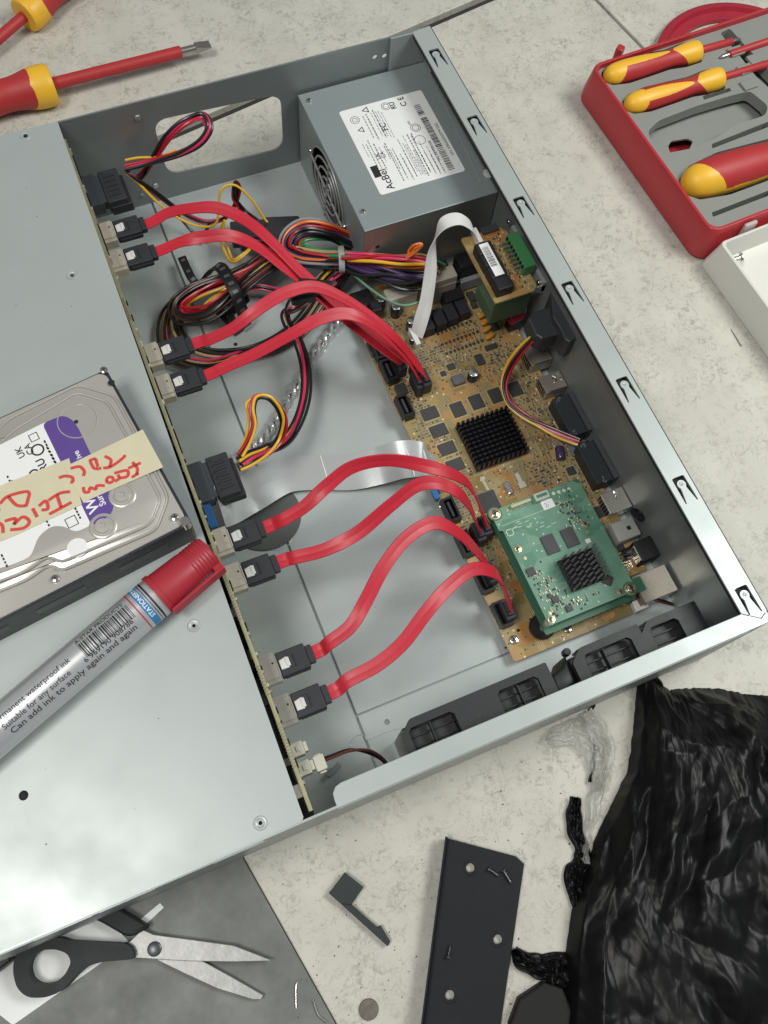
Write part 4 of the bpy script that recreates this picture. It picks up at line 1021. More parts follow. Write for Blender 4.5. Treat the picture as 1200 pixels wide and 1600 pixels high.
for px, py in [(775, 372), (810, 430), (815, 425), (795, 398), (780, 375)]:
    x, y = A_(px, py); b.lathe([(1.2, 0), (.9, .8), (.01, 1.2)], (x, y, ZA), n=12, mi=3)
o = b.build('small_components', [chip_m, cream_c, tanc, shiny], ab); o['kind'] = 'stuff'
b = MB(); textmesh(b, 'ALARM', 4.6, lambda v: Vector((A_(785, 385)[0], A_(785, 385)[1], ZA + .02)) + Vector((v.y, -v.x, v.z)), 0, .02, bold=.03)
x, y = A_(820, 422); b.plate(circ(x, y, 2, 20), [circ(x, y, 1.5, 20)], ZA, ZA + .05); b.build('printed_marks', cream_c, ab)
b = MB(); b.box(ax0 + 1, ax1 - 3, ay0 + 1.5, ay0 + 3, 36, ZA - 1.7); b.box(ax0 + 2, ax1 - 5, ay0 + 3.2, ay0 + 26, 34, 46); b.build('riser_card', mat('dull_green', (.07, .12, .065), .5), ab)
b = MB(); b.box(ax1 - 4, -1.4, ay0 + 2, ay0 + 3.2, ZA - 8, ZA - 1.8); b.box(-4, -1.4, ay0 + 2, ay1 - 6, ZA - 10, ZA + 1)
b.build('mount_bracket', steel, ab)
x = ax1 - 2; clone(scr_s, ab, (-4.2, ay0 + 6, ZA - 3), (0, -math.pi / 2, 0), name='screw'); clone(scr_s, ab, (-4.2, ay1 - 3, ZA + 2), (0, -math.pi / 2, 0), name='screw')

# white ribbon from alarm board to main board
def rib(name, label, ctrl, w_, t_, m, cat='ribbon cable', lines=None):
    cc = cr([(*at(c[0], c[1], c[2]), *c[3]) for c in ctrl], 12)
    pts = [Vector(c[:3]) for c in cc]; sd = [Vector(c[3:]) for c in cc]
    t = thing(name, label, cat, pts[0]); b = MB(); b.ribbon(pts, sd, w_, t_); b.build('ribbon', m, t)
    return t, pts, sd
wr = mat('white_ribbon', (.66, .655, .64), .42, 0, .06, 120, .05)
t, pts, sd = rib('ribbon_cable', 'narrow white ribbon cable looping from the alarm board down to the main board', [(742, 366, ZA + 5, (.15, 1, 0)), (735, 352, ZA + 14, (.15, 1, 0)), (715, 342, ZA + 19, (.2, .95, 0)), (690, 352, ZA + 16, (.4, .9, .1)), (676, 385, ZA + 2, (.75, .65, .1)), (672, 430, 48, (1, .15, 0)), (666, 470, 34, (1, .0, 0)), (658, 500, 24, (.7, -.6, 0)), (651, 525, 15, (.3, -.9, 0))], 9.8, .7, wr)
x, y = B(648, 525, 15); b = MB(); b.box(x - 1.8, x + 1.8, y - 7.2, y + 7.2, ZB + .1, 15.5, 0, .3); b.build('plug', white_p, t)
ffc_m = mat('flat_cable', (.52, .54, .54), .24, .35, .07, 14, .05, 300)
t, pts, sd = rib('flat_cable', 'wide pale flat cable lying across the case floor to the main board', [(344, 792, 58, (.2, 1, 0)), (362, 786, 40, (.2, 1, 0)), (395, 768, 20, (.25, 1, 0)), (440, 744, 9, (.2, 1, 0)), (490, 738, 6, (0, 1, 0)), (545, 738, 6, (-.05, 1, 0)), (590, 728, 12, (-.1, 1, .1)), (628, 718, 20, (-.05, 1, .1)), (660, 718, 22, (0, 1, 0)), (676, 728, 17, (0, 1, 0)), (683, 737, ZB + 5, (0, 1, 0))], 25, .35, ffc_m)
for ti in (52, 88, 100):
    if ti < len(pts):
        s_ = sd[ti].normalized(); b = MB(); b.tube([pts[ti] - s_ * 12.2 + Vector((-2, 0, .3)), pts[ti] + Vector((0, 0, .32)), pts[ti] + s_ * 12.2 + Vector((1.5, 0, .3))], .4, 6); b.build('crease', mat('crease_white', (.8, .82, .82), .3), t)

# twisted clear cable on the floor
pth = path([(552, 468, 12), (530, 500, 8), (500, 540, 6), (470, 590, 6), (440, 640, 6), (415, 680, 7), (385, 705, 10), (360, 722, 20)], 30)
t = thing('twisted_cable', 'clear twisted cable lying on the case floor below the third data cable', 'cable', pth[0])
for ph in (0, math.pi):
    b = MB(); q_ = []
    for i, p in enumerate(pth):
        T = (pth[min(i + 1, len(pth) - 1)] - pth[max(i - 1, 0)]).normalized(); u = T.cross(Vector((0, 0, 1))).normalized(); v = u.cross(T); a = i * .33 + ph
        q_.append(p + u * 2.1 * math.cos(a) + v * 2.1 * math.sin(a))
    b.tube(q_, 1.5, 8); b.build('strand', mat('clear_silver', (.60, .61, .60), .16, .55, .3, 500, .4, 900), t)

# ------------------------------------------------------------------ wires
def wires(t, pts, cols, r=.85, spread=1.6, n=8, seed=0, twist=1.5, name='wire', endspread=None):
    base = path(pts, n); q_ = random.Random(seed); m = len(base); k_ = len(cols)
    T = [(base[min(i + 1, m - 1)] - base[max(i - 1, 0)]).normalized() for i in range(m)]
    for w_, c in enumerate(cols):
        ring_ = math.sqrt((w_ + .5) / k_) * spread; a0 = w_ * 2.4; ph = q_.uniform(0, 6); fq = q_.uniform(.7, 1.3); pp = []
        for i, p in enumerate(base):
            u = T[i].cross(Vector((0, 0, 1)))
            u = u.normalized() if u.length > .05 else Vector((1, 0, 0)); v = u.cross(T[i]); s_ = i / (m - 1)
            a = a0 + twist * s_ + .5 * math.sin(fq * s_ * 9 + ph); rr_ = ring_ * (1 + .35 * math.sin(fq * 7 * s_ + ph * 2))
            q3 = p + u * rr_ * math.cos(a) + v * rr_ * math.sin(a) * .75
            q3.z = max(q3.z, 3.0 + r); pp.append(q3)
        b = MB(); b.tube(pp, r, 8); b.build(name, wire_cols[c], t)
def power_plug(t, y, x0=xb + 11.5):
    b = MB(); b.box(x0, x0 + 13, y - 13.5, y + 13.5, 53, 63, 0, .6); b.box(x0 + 1, x0 + 15.5, y - 14, y + 11, 51, 58, 0, .6)
    for k_ in range(5): b.box(x0 + 3.5, x0 + 10, y - 9 + k_ * 4, y - 7.8 + k_ * 4, 63, 63.7, 0); b.box(x0 + 4, x0 + 9.5, y - 7.6 + k_ * 4, y - 6.6 + k_ * 4, 62.9, 63.06, 1)
    for k_ in range(6): b.box(x0 + 2.0, x0 + 3.0, y - 10 + k_ * 4, y - 8.6 + k_ * 4, 63, 63.12, 1)
    b.build('plug', [black_s, dkslot], t)
# A: upper power lead
t = thing('power_lead', 'black power plug with red, yellow and black wires looping at the case window', 'power cable', (xb + 20, pw[0], 58))
power_plug(t, pw[0])
wires(t, [(196, 262, 58), (235, 253, 62), (280, 240, 70), (312, 222, 78), (326, 198, 84), (316, 180, 86), (290, 190, 84), (265, 212, 76), (245, 240, 62), (230, 262, 50), (215, 280, 44)], 'prkkp', 1.15, 3.0, seed=1)
wires(t, [(196, 250, 58), (220, 246, 60), (250, 245, 62), (275, 235, 66)], 'y', .9, .3, seed=2)
wires(t, [(198, 268, 56), (215, 282, 52), (240, 300, 40), (270, 322, 26), (300, 340, 18), (325, 347, 16), (352, 340, 20), (368, 318, 30), (374, 295, 42), (368, 285, 46), (366, 310, 36), (380, 330, 24), (410, 352, 18)], 'kprk', .85, 1.7, seed=3)
wires(t, [(198, 270, 55), (216, 285, 50), (242, 312, 38), (275, 338, 24), (310, 353, 18), (336, 350, 22), (341, 325, 34), (343, 303, 44), (352, 291, 48), (370, 291, 46), (392, 312, 36), (415, 345, 20), (430, 360, 18)], 'y', .9, .5, seed=4)
wires(t, [(268, 322, 22), (285, 345, 14), (300, 362, 8), (312, 372, 6)], 'k', .85, .3, seed=5)
wires(t, [(328, 348, 18), (322, 362, 12), (318, 378, 6)], 'kk', .85, 1.0, seed=6)
# B: coiled power harness held by the black cable ties
t = thing('wire_harness', 'coiled red, yellow and black power wires held by black cable clips', 'power cable', at(380, 450, 3))
hcol = 'k'
wires(t, [(452, 385, 20), (420, 402, 24), (385, 425, 28), (345, 440, 30), (305, 455, 26), (280, 475, 20), (285, 492, 18), (320, 490, 24), (352, 470, 30), (385, 440, 32), (430, 408, 26), (470, 385, 22)], 'krbkpbrkkykr', 1.05, 5.4, seed=7)
wires(t, [(430, 395, 18), (395, 412, 20), (350, 432, 22), (305, 450, 18), (268, 478, 12), (257, 510, 9), (262, 545, 8), (285, 566, 8), (330, 572, 8), (385, 556, 9), (430, 545, 9), (470, 520, 10), (500, 480, 12), (530, 435, 20), (545, 412, 28)], 'tyrkbkpk', 1.05, 4.2, seed=8)
wires(t, [(392, 422, 26), (350, 440, 26), (310, 456, 22), (283, 480, 14), (278, 510, 9), (292, 535, 8), (325, 550, 7), (365, 552, 7), (405, 545, 8), (445, 525, 8), (475, 498, 10), (505, 455, 16), (528, 428, 24), (540, 408, 30)], 'ktkkbtkb', 1.1, 3.8, seed=9)
wires(t, [(385, 440, 30), (350, 452, 28), (305, 462, 20), (282, 488, 16), (290, 500, 16), (308, 495, 18), (330, 470, 24), (380, 440, 30)], 'yy', 1.0, 2.4, seed=10)
wires(t, [(352, 345, 22), (345, 365, 14), (350, 385, 16), (362, 410, 24), (385, 395, 26), (400, 375, 20)], 'yy', .9, 2.0, seed=11)
wires(t, [(375, 455, 24), (405, 448, 16), (440, 455, 12), (470, 462, 14), (490, 458, 20), (520, 435, 28), (548, 415, 32)], 'kppk', .85, 1.8, seed=12)
# lead down to the lower plug
wires(t, [(520, 440, 30), (490, 462, 34), (462, 480, 34), (448, 488, 30), (452, 505, 26), (468, 535, 24), (476, 570, 24), (476, 610, 26), (466, 650, 30), (446, 685, 36), (415, 702, 46), (390, 712, 54), (374, 722, 56)], 'ykvpbkk', 1.05, 3.2, seed=13)
wires(t, [(374, 712, 57), (388, 690, 58), (398, 665, 62), (396, 640, 66), (402, 622, 68), (420, 622, 66), (436, 638, 60), (444, 660, 52), (438, 685, 44), (420, 706, 46), (395, 722, 52), (374, 732, 55)], 'krkyp', .95, 2.3, seed=14)
wires(t, [(374, 705, 57), (385, 680, 58), (388, 650, 62), (384, 632, 65), (395, 622, 67)], 'y', 1.0, .3, seed=15)
power_plug(t, pw[1])
def strap(t, pts, w_, th, sdv, m=black_p, holes=True, name='cable_clip'):
    pp = path(pts, 8); sds = [Vector(sdv)] * len(pp); b = MB(); b.ribbon(pp, sds, w_, th)
    if holes:
        for i in range(2, len(pp) - 2, 4):
            T = (pp[i + 1] - pp[i - 1]).normalized(); s_ = (Vector(sdv) - T * Vector(sdv).dot(T)).normalized(); up = T.cross(s_)
            if up.z < 0: up = -up
            R = Matrix((s_, T, up)).transposed(); b.cbox(pp[i] + up * (th / 2 + .05), (w_ * .45, 2.2, .5), 0, 1, 0, R)
    b.build(name, [m, mat('slot_grey', (.10, .10, .10), .4)], t)
strap(t, [(322, 432, 20), (332, 420, 36), (345, 418, 40), (358, 438, 42), (370, 462, 38), (380, 490, 22), (385, 510, 8)], 8.5, 1.5, (.9, .35, 0))
strap(t, [(352, 478, 14), (360, 500, 10), (372, 520, 5)], 8, 1.4, (.9, .45, 0)); strap(t, [(330, 470, 16), (345, 488, 12), (362, 505, 6)], 7, 1.3, (.7, .6, 0))
strap(t, [(388, 465, 26), (372, 480, 20), (355, 492, 16)], 7, 1.3, (.4, .9, 0), holes=False)
strap(t, [(308, 445, 10), (298, 432, 14), (284, 402, 12)], 6, 1.4, (.9, .5, 0))
for (px, py, z, L_, w_, h, a) in [(388, 365, 22, 24, 15, 11, -.25), (412, 372, 20, 34, 13, 10, -.28), (440, 352, 16, 26, 10, 8, -.30)]:
    p = at(px, py, z); b = MB(); b.cbox(p, (L_, w_, h), a, 0, .8); b.build('inline_connector', black_s, t, .3)
# C: main harness from the supply
t = thing('supply_harness', 'thick bundle of coloured wires tied with a grey clip beside the power supply', 'power cable', at(530, 400, 3))
wires(t, [(566, 388, 22), (545, 376, 30), (515, 362, 42), (480, 356, 50), (456, 368, 48), (450, 388, 42), (470, 400, 38), (505, 404, 36), (536, 406, 36), (570, 414, 36), (610, 424, 36), (650, 428, 34), (680, 426, 36)], 'kekvkkkekvkrkekko', 1.1, 5.4, seed=20, twist=.8)
wires(t, [(566, 388, 20), (520, 366, 34), (475, 362, 44), (458, 376, 42), (462, 394, 38), (500, 402, 36), (535, 402, 40), (580, 404, 42), (625, 406, 42), (655, 404, 40), (668, 410, 38), (690, 424, 36)], 'oorgoetokg', 1.2, 5.2, seed=21, twist=.8)
wires(t, [(536, 400, 42), (575, 402, 46), (620, 404, 46), (660, 408, 42), (682, 420, 38)], 'ppprpy', 1.2, 3.6, seed=22)
wires(t, [(536, 408, 34), (575, 424, 38), (620, 436, 38), (655, 438, 36), (676, 434, 34)], 'vvkvkkvkkvk', 1.2, 5.4, seed=23)
wires(t, [(600, 410, 40), (635, 402, 46), (655, 388, 52), (658, 382, 54), (646, 386, 52), (640, 398, 46), (655, 408, 42), (684, 418, 36)], 'oo', 1.0, 1.4, seed=24)
wires(t, [(538, 414, 34), (565, 440, 36), (600, 466, 36), (630, 477, 34), (655, 472, 32)], 'l', .9, .2, seed=25)
wires(t, [(572, 386, 14), (560, 400, 20), (548, 402, 28), (530, 408, 30), (505, 430, 26), (485, 455, 22)], 'kyt', .95, 1.6, seed=26)
pc = at(533, 405, 36); b = MB(); ax_ = Vector((.93, -.3, 0))
b.lathe([(9.0, -2), (9.6, -2), (9.6, 2), (9.0, 2)], pc, ax_, 28, keep=lambda h, a: True, sq=.85); b.lathe([(9.0, -1.9), (9.0, 1.9)], pc, ax_, 28, keep=lambda h, a: True, sq=.84); b.build('cable_tie', mat('grey_tie', (.38, .38, .38), .35), t)
x, y = B(690, 436, 30); b = MB(); b.box(x - 9.5, x + 9.5, y - 5, y + 5, 29.8, 36, 0, .6); b.build('plug', mat('translucent_nylon', (.5, .45, .36)), t, .3)
# D: black adhesive clip round the two upper red cables
p = at(487, 447, 66); cl = thing('cable_clamp', 'black tape band binding the two upper red data cables together', 'cable clamp', p)
b = MB(); b.cbox(at(492, 444, 71.5), (21, 7, 1.6), -.45, 0, .5); b.cbox(at(462, 455, 66), (13, 6, 2), .15, 0, .6); b.cbox(at(478, 462, 56), (20, 7, 7), -.1, 0, 1.2); b.build('band', black_p, cl, .3)
wires(cl, [(452, 470, 52), (447, 484, 44), (450, 500, 36), (456, 512, 30)], 'k', 1.0, .2, seed=33)
# E: side power plug on the rear wall with its lead
pcn = at(868, 503, 52)
t = thing('alarm_power_lead', 'black angled plug at the rear wall with a thin red and yellow lead', 'power cable', (pcn.x, pcn.y, 40))
def Q(px, py, z): p = at(px, py, z); return (p.x, p.y)
b = MB(); b.prism([Q(*p, 58) for p in [(858, 462), (872, 458), (905, 515), (903, 530), (888, 540), (880, 535), (874, 520), (862, 500)]], 44, 62, 0, .8)
b.prism([Q(*p, 54) for p in [(824, 500), (832, 490), (862, 480), (880, 522), (846, 532), (836, 526)]], 42, 56, 0, 1.2); b.build('plug', mat('slate_black', (.038, .040, .045), .5), t)
wires(t, [(835, 528, 48), (812, 552, 40), (794, 580, 30), (788, 605, 24), (796, 630, 20), (818, 650, 18), (845, 664, 18), (875, 678, 19), (905, 690, 20)], 'prbkry', 1.0, 2.3, n=10, seed=40, twist=.8)
# F: two-wire fan lead
p = at(487, 1197, 66); t = thing('fan_lead', 'thin pair of red and black wires from a white plug near the lower corner', 'cable', p)
p = at(490, 1196, 68); b = MB(); b.box(xb + 8.7, xb + 14.5, p.y - 4, p.y + 4, 61, 69, 0, .5); b.box(xb + 10, xb + 13.5, p.y - 5, p.y + 5, 62, 64); b.build('plug', ivory, t, .2)
wires(t, [(494, 1193, 66), (515, 1184, 60), (545, 1173, 48), (575, 1174, 36), (595, 1184, 24), (608, 1198, 12)], 'bk', .85, 1.0, n=10, seed=41, twist=4)
# G: small brown lead by the network socket
p = at(1000, 940, 16); t = thing('short_lead', 'short brown and black lead by the network socket', 'cable', p)
wires(t, [(985, 938, 14), (1005, 932, 20), (1030, 940, 20), (1052, 945, 14)], 'bk', .7, 1.1, seed=44)

# ------------------------------------------------------------------ black air duct along the near wall
dm = mat('duct_plastic', (.011, .013, .016), .5, 0, .12, 60, .15, 1500)
dk = mat('duct_inner', (.018, .019, .021), .5)
t = thing('air_duct', 'long black plastic air duct with slotted vents along the near wall', 'air duct', (-110, 18, 2.6))
def vent(b, x0, x1, y0, y1, z):
    b.box(x0, x1, y0, y1, z - 9, z - 8.6, 1)
    for k_ in range(3):
        yy = y0 + (y1 - y0) * (k_ + .6) / 3.4; b.box(x0, x1, yy, yy + .7, z - 8.6, z - 5.5, 0)
def seg(x0, x1, zt_, yb, vents, name):
    b = MB(); b.plate(rpoly([(x0, 2.0), (x1, 2.0), (x1, yb), (x0 + 7, yb), (x0, yb - 6)], 1.2), [[(v0, 4.5), (v1, 4.5), (v1, yb - 6.5), (v1 - 2, yb - 4.5), (v0 + 2, yb - 4.5), (v0, yb - 6.5)] for v0, v1, _ in vents], zt_ - 3, zt_)
    b.box(x0 + 7, x1, yb - 1.4, yb + .0, zt_ - 16, zt_ - 3.05, 0); b.box(x0 + 3, x1 - 1, 2.5, yb - 2, 2.8, zt_ - 12, 1)
    for v0, v1, vz in vents:
        vent(b, v0 + .1, v1 - .1, 4.6, yb - 5, zt_)
        if vz: b.box(v0 + 12, v0 + 12.6, 4.6, yb - 5, zt_ - 7, zt_ - 1.5, 0)
    b.build(name, [dm, dk], t, .25)
seg(-203, -116.5, 74, 27.5, [(-199, -173, True), (-148, -124, True)], 'duct_section')
seg(-103, -60, 74, 27.5, [(-96, -67, True)], 'duct_section')
seg(-59.5, -22, 71, 27.5, [(-54, -36, False)], 'duct_section')
b = MB(); b.prism([(-116, 8), (-104, 12), (-103.2, 27), (-108, 22), (-116, 20)], 40, 70, 0, 2); b.prism([(-121, 3), (-103.3, 3), (-103.3, 11), (-116, 7)], 30, 58, 0, 2); b.lathe([(2.2, 0), (2.2, 5), (1.8, 6), (.01, 6)], (-100, 29, 60), n=14); b.build('hinge', dm, t)
b = MB()
cx0, cy0 = -163, 9
for r_ in range(4):
    for k_ in range(4 - r_):
        xx = -168 + k_ * 4.2 + r_ * 2.1; yy = 6 + r_ * 3.3; b.prism([(xx - 1.6, yy - 1.2), (xx + 1.6, yy - 1.2), (xx, yy + 1.5)], 73.9, 74.15)
b.build('vent_mark', dk, t)

# ------------------------------------------------------------------ hard drive
ZH = 94.4; ZD = ZH + 25.6
hd = thing('hard_drive', 'silver hard disk drive with purple and white label and handwritten tape on the cover', 'hard drive', at(120, 740, ZH))
c1_ = at(163, 570, ZD); c2_ = at(299, 814, ZD)
ey = (c1_ - c2_).normalized(); exl = Vector((ey.y, -ey.x, 0)); L_ = 101.6
o0 = c2_  # near right corner; u to the left along the long side, v to the far side
def HU(u, v, z=0): return Vector((o0.x, o0.y, 0)) - exl * u + ey * v + Vector((0, 0, z))
print('hdd', (c1_ - c2_).length)
b = MB(); b.prism([HU(*p) for p in rrect(0, 147, 0, L_, 2.5)], ZH, ZD - 3.2, 0, .4)
b.build('base', mat('drive_base', (.035, .038, .045), .38, .4, .1, 80, .2, 900), hd)
b = MB()
for u0 in (16, 60, 100): b.prism([HU(*p) for p in rrect(u0, u0 + 26, -.25, .1, .1)], ZH + 8, ZH + 14, 0)
for u0 in (28, 85): b.lathe([(2.0, -.3), (2.2, .15), (1.5, .15), (1.2, -.4), (.01, -.4)], HU(u0, -.02, ZH + 7), -ey, 18, 0)
b.build('side_detail', mat('drive_side', (.06, .065, .07), .35, .5), hd)
alu = mat('drive_lid', (.50, .48, .44), .30, .42, .05, 12, .08, 1600, rvar=.05)
b = MB(); lidp = rpoly([(1.5, 5), (5, 1.2), (145, 1.2), (145, L_ - 1), (4.5, L_ - 1), (1.5, L_ - 4)], 2.5); b.prism([HU(*p) for p in lidp], ZD - 3.2, ZD - 2.2, 0, .5)
lid = b.build('lid', alu, hd)
def HP(px, py, z=ZD): p = at(px, py, z); return (p.x, p.y)
raised = rpoly([HP(*p) for p in [(-60, 690), (-20, 690), (10, 655), (120, 600), (178, 617), (262, 775), (243, 827), (95, 891), (75, 881), (41, 905), (-60, 946)]], 4)
b = MB(); b.prism(raised, ZD - 2.2, ZD - 1.1, 0, 1.0)
raised2 = rpoly([HP(*p) for p in [(-60, 706), (-12, 704), (22, 672), (120, 613), (168, 628), (251, 779), (235, 819), (95, 879), (74, 869), (38, 894), (-60, 930)]], 4)
b.prism(raised2, ZD - 1.1, ZD, 0, 1.0)
for rp_, zr, rr_ in ((raised, ZD - 1.15, .62), (raised2, ZD - .1, .62)):
    vv = [Vector((p[0], p[1], zr)) for p in rp_]; b.tube(vv + vv[:2], rr_, 8, cap=False)
b.build('pressed_panel', alu, lid)
zz = ZD + .03
b = MB()
def hring(px, py, r, r2_, h=.35):
    x, y = HP(px, py); b.lathe([(r, 0), (r * .97, h), (r2_ * 1.05, h * .8), (r2_, 0)], (x, y, ZD - .02), n=32, keep=lambda a, t: True)
x, y = HP(121, 657); b.lathe([(10.6, 0), (10.3, .4), (9.9, .4), (9.7, 0)], (x, y, ZD), n=48, keep=lambda a, t: True)
b.build('pressed_ring', alu, lid)
for px, py in [(191, 774), (161, 822)]:
    b = MB(); x, y = HP(px, py); b.lathe([(7, 0), (6.4, .5), (5.4, .5), (4.9, .0)], (x, y, ZD), n=40, keep=lambda a, t: True); b.lathe([(5.0, 0), (4.9, .2), (4, .25), (3.8, 1), (1.6, 1.1), (1.4, .5), (.01, .5)], (x, y, ZD - .1), n=28); b.build('pressed_ring', alu, lid)
x, y = HP(121, 856); b = MB(); b.lathe([(5.0, 0), (5.0, .2), (.01, .2)], (x, y, ZD), n=32, smooth=False); b.lathe([(2.9, .2), (2.9, .25), (2.6, .25), (2.6, .2)], (x, y, ZD), n=30, keep=lambda a, t: True); b.build('round_seal', paper, lid)
x, y = HP(119, 659); b = MB(); b.lathe([(1.1, 0), (1.1, .12), (.01, .12)], (x, y, ZD), n=18, smooth=False); x, y = HP(174, 598, ZD - 1.6); b.lathe([(1.8, 0), (1.8, .12), (.01, .12)], (x, y, ZD - 1.5), n=18, smooth=False); b.build('screw_hole', dkslot, lid)
for px, py in [(162, 578), (273, 808), (86, 904)]:
    x, y = HP(px, py, ZD - 1.3); clone(scr_s, hd, (x, y, ZD - 1.7), (0, 0, px), name='screw')
x, y = HP(289, 815, ZD - 2); b = MB(); b.lathe([(2.6, -6), (2.6, .2), (2.3, .5), (.01, .5)], (x, y, ZD - 1.2), n=24); b.build('corner_post', shiny, hd)
# paper label + purple band
lab_pts = rpoly([HP(*p, zz) for p in [(-60, 725), (68, 661), (82, 656), (160, 795), (148, 818), (118, 832), (100, 822), (80, 822), (60, 838), (48, 870), (20, 882), (-60, 905)]], 3)
b = MB(); b.prism(lab_pts, ZD + .01, ZD + .12); hl_ = b.build('label', paper, hd)
pur = rpoly([HP(*p, zz) for p in [(66, 662), (98, 649), (112, 655), (122, 668), (178, 785), (176, 800), (160, 815), (143, 821)]], 3, 6)
b = MB(); b.prism(pur, ZD + .125, ZD + .2); b.build('purple_band', mat('purple_print', (.10, .055, .25), .42), hl_)
ang = math.atan2(-exl.y, -exl.x)   # along -u
def hdt(px, py): 
    q_ = at(px, py, ZD + .2)
    # writing runs towards the near side (down the photo), letters' feet towards the left
    dx = -ey; dy = exl
    return lambda v: Vector((q_.x, q_.y, ZD + .21)) + dx * v.x + dy * v.y + Vector((0, 0, v.z))
b = MB(); textmesh(b, 'UK', 4.8, lambda v, f=hdt(40, 713): f(Vector((-v.x, -v.y, v.z))), 0, .02, bold=.05)
textmesh(b, 'CA', 4.8, lambda v, f=hdt(54, 708): f(Vector((-v.x, -v.y, v.z))), 0, .02, bold=.05)
textmesh(b, 'RU', 5.8, lambda v, f=hdt(76, 733): f(Vector((-v.x, -v.y, v.z))), 0, .02, bold=.1)
q5 = random.Random(2)
for (px, py, n_, step) in [(70, 690, 9, 2.2), (74, 700, 10, 2.2), (12, 745, 5, 2.4), (19, 752, 4, 2.4), (66, 800, 5, 2), (3, 868, 4, 2), (118, 795, 4, 1.8)]:
    f = hdt(px, py)
    for k_ in range(n_):
        v = f(Vector((k_ * step, 0, 0))); b.cbox((v.x, v.y, ZD + .16), (.9, q5.uniform(1, step * .75), .1), math.atan2(ey.y, ey.x) - math.pi / 2)
for px, py, s_ in [(53, 683, 4.6), (112, 815, 5.5)]:
    f = hdt(px, py); o_ = [f(Vector(p + (0,))) for p in ((-s_ / 2, -s_ / 2), (s_ / 2, -s_ / 2), (s_ / 2, s_ / 2), (-s_ / 2, s_ / 2))]; i_ = [f(Vector(p + (0,))) for p in ((-s_ / 2 + .4, -s_ / 2 + .4), (s_ / 2 - .4, -s_ / 2 + .4), (s_ / 2 - .4, s_ / 2 - .4), (-s_ / 2 + .4, s_ / 2 - .4))]
    b.plate([(v.x, v.y) for v in o_], [[(v.x, v.y) for v in i_]], ZD + .13, ZD + .2)
x, y = HP(59, 703); b.plate(circ(x, y, 3.4, 26), [circ(x, y, 2.5, 26)], ZD + .13, ZD + .2)
x, y = HP(54, 741); b.plate(circ(x, y, 2.8, 26), [circ(x, y, 1.9, 26)], ZD + .13, ZD + .2); b.plate(circ(x + 2.5, y - 1.5, 2.2, 26), [circ(x + 2.5, y - 1.5, 1.5, 26)], ZD + .205, ZD + .22)
b.build('printing', ink, hl_)
b = MB(); textmesh(b, 'W', 8, lambda v, f=hdt(151, 786): f(Vector((-v.x, -v.y, v.z))) + Vector((0, 0, .03)), 0, .02, bold=.15, align='CENTER')
textmesh(b, 'Sur', 4.6, lambda v, f=hdt(162, 780): f(Vector((-v.x, -v.y, v.z))) + Vector((0, 0, .03)), 0, .02, bold=.08, align='CENTER')
textmesh(b, 'ive', 4.2, lambda v, f=hdt(125, 709): f(Vector((-v.x, -v.y, v.z))) + Vector((0, 0, .03)), 0, .02, bold=.06, align='CENTER')
b.build('printing', paper, hl_)
# masking tape with handwriting
tape = mat('masking_tape', (.66, .61, .43), .55, 0, .06, 60, .2, 500, alpha=.86)
b = MB()
def tp(pts, z0):
    b.prism([HP(*p, z0) for p in pts], z0, z0 + .1)
tp([(192, 686), (223, 671), (240, 702), (255, 730), (200, 754), (130, 785), (100, 730)], ZD + .62)
tp([(-40, 775), (60, 735), (108, 716), (128, 788), (20, 838), (-40, 862)], ZD + .50)
tpo = b.build('masking_tape', tape, hd)
st_ = [[(1015, 660), (925, 700)], [(955, 655), (990, 700), (985, 745)], [(1000, 735), (950, 765)], [(825, 735), (915, 715), (920, 755), (870, 768), (850, 745)], [(868, 768), (830, 795)],
       [(765, 790), (780, 765), (808, 765), (818, 785), (800, 802), (775, 800), (765, 790)], [(600, 835), (610, 870), (640, 870), (650, 840), (690, 850), (700, 825), (755, 825)],
       [(905, 605), (870, 640), (795, 690), (745, 697)], [(755, 612), (800, 640), (790, 690)], [(645, 650), (655, 640), (690, 628)], [(650, 650), (680, 700), (730, 700)], [(690, 630), (705, 690)],
       [(510, 700), (575, 688), (608, 722), (600, 755)], [(425, 768), (470, 755), (520, 765), (525, 795), (508, 800)],
       [(350, 930), (430, 880), (505, 868)], [(355, 1030), (440, 985), (515, 945)], [(410, 890), (440, 980)], [(280, 972), (330, 935), (345, 990), (300, 1000)], [(235, 988), (268, 1050)],
       [(0, 955), (60, 900), (200, 868), (200, 930), (185, 975)], [(60, 905), (120, 965), (185, 970)], [(35, 1080), (110, 1062), (100, 1105)], [(100, 1105), (165, 1050), (212, 1085), (170, 1130), (75, 1142)],
       [(-20, 1090), (15, 1110), (22, 1165)], [(-60, 1000), (0, 1000)]]
b = MB()
for s_ in st_:
    sp = [(a / 4.615, 580 + c / 4.615) for a, c in s_]
    pp = [Vector(p) for p in cr([tuple(at(a, c, ZD + .86)) for a, c in sp], 6)]
    b.ribbon(pp, [Vector((0, 0, 1)).cross((pp[min(i + 1, len(pp) - 1)] - pp[max(i - 1, 0)]).normalized()) for i in range(len(pp))], 1.55, .12)
b.build('handwriting', mat('red_ink', (.60, .05, .04), .6), tpo)

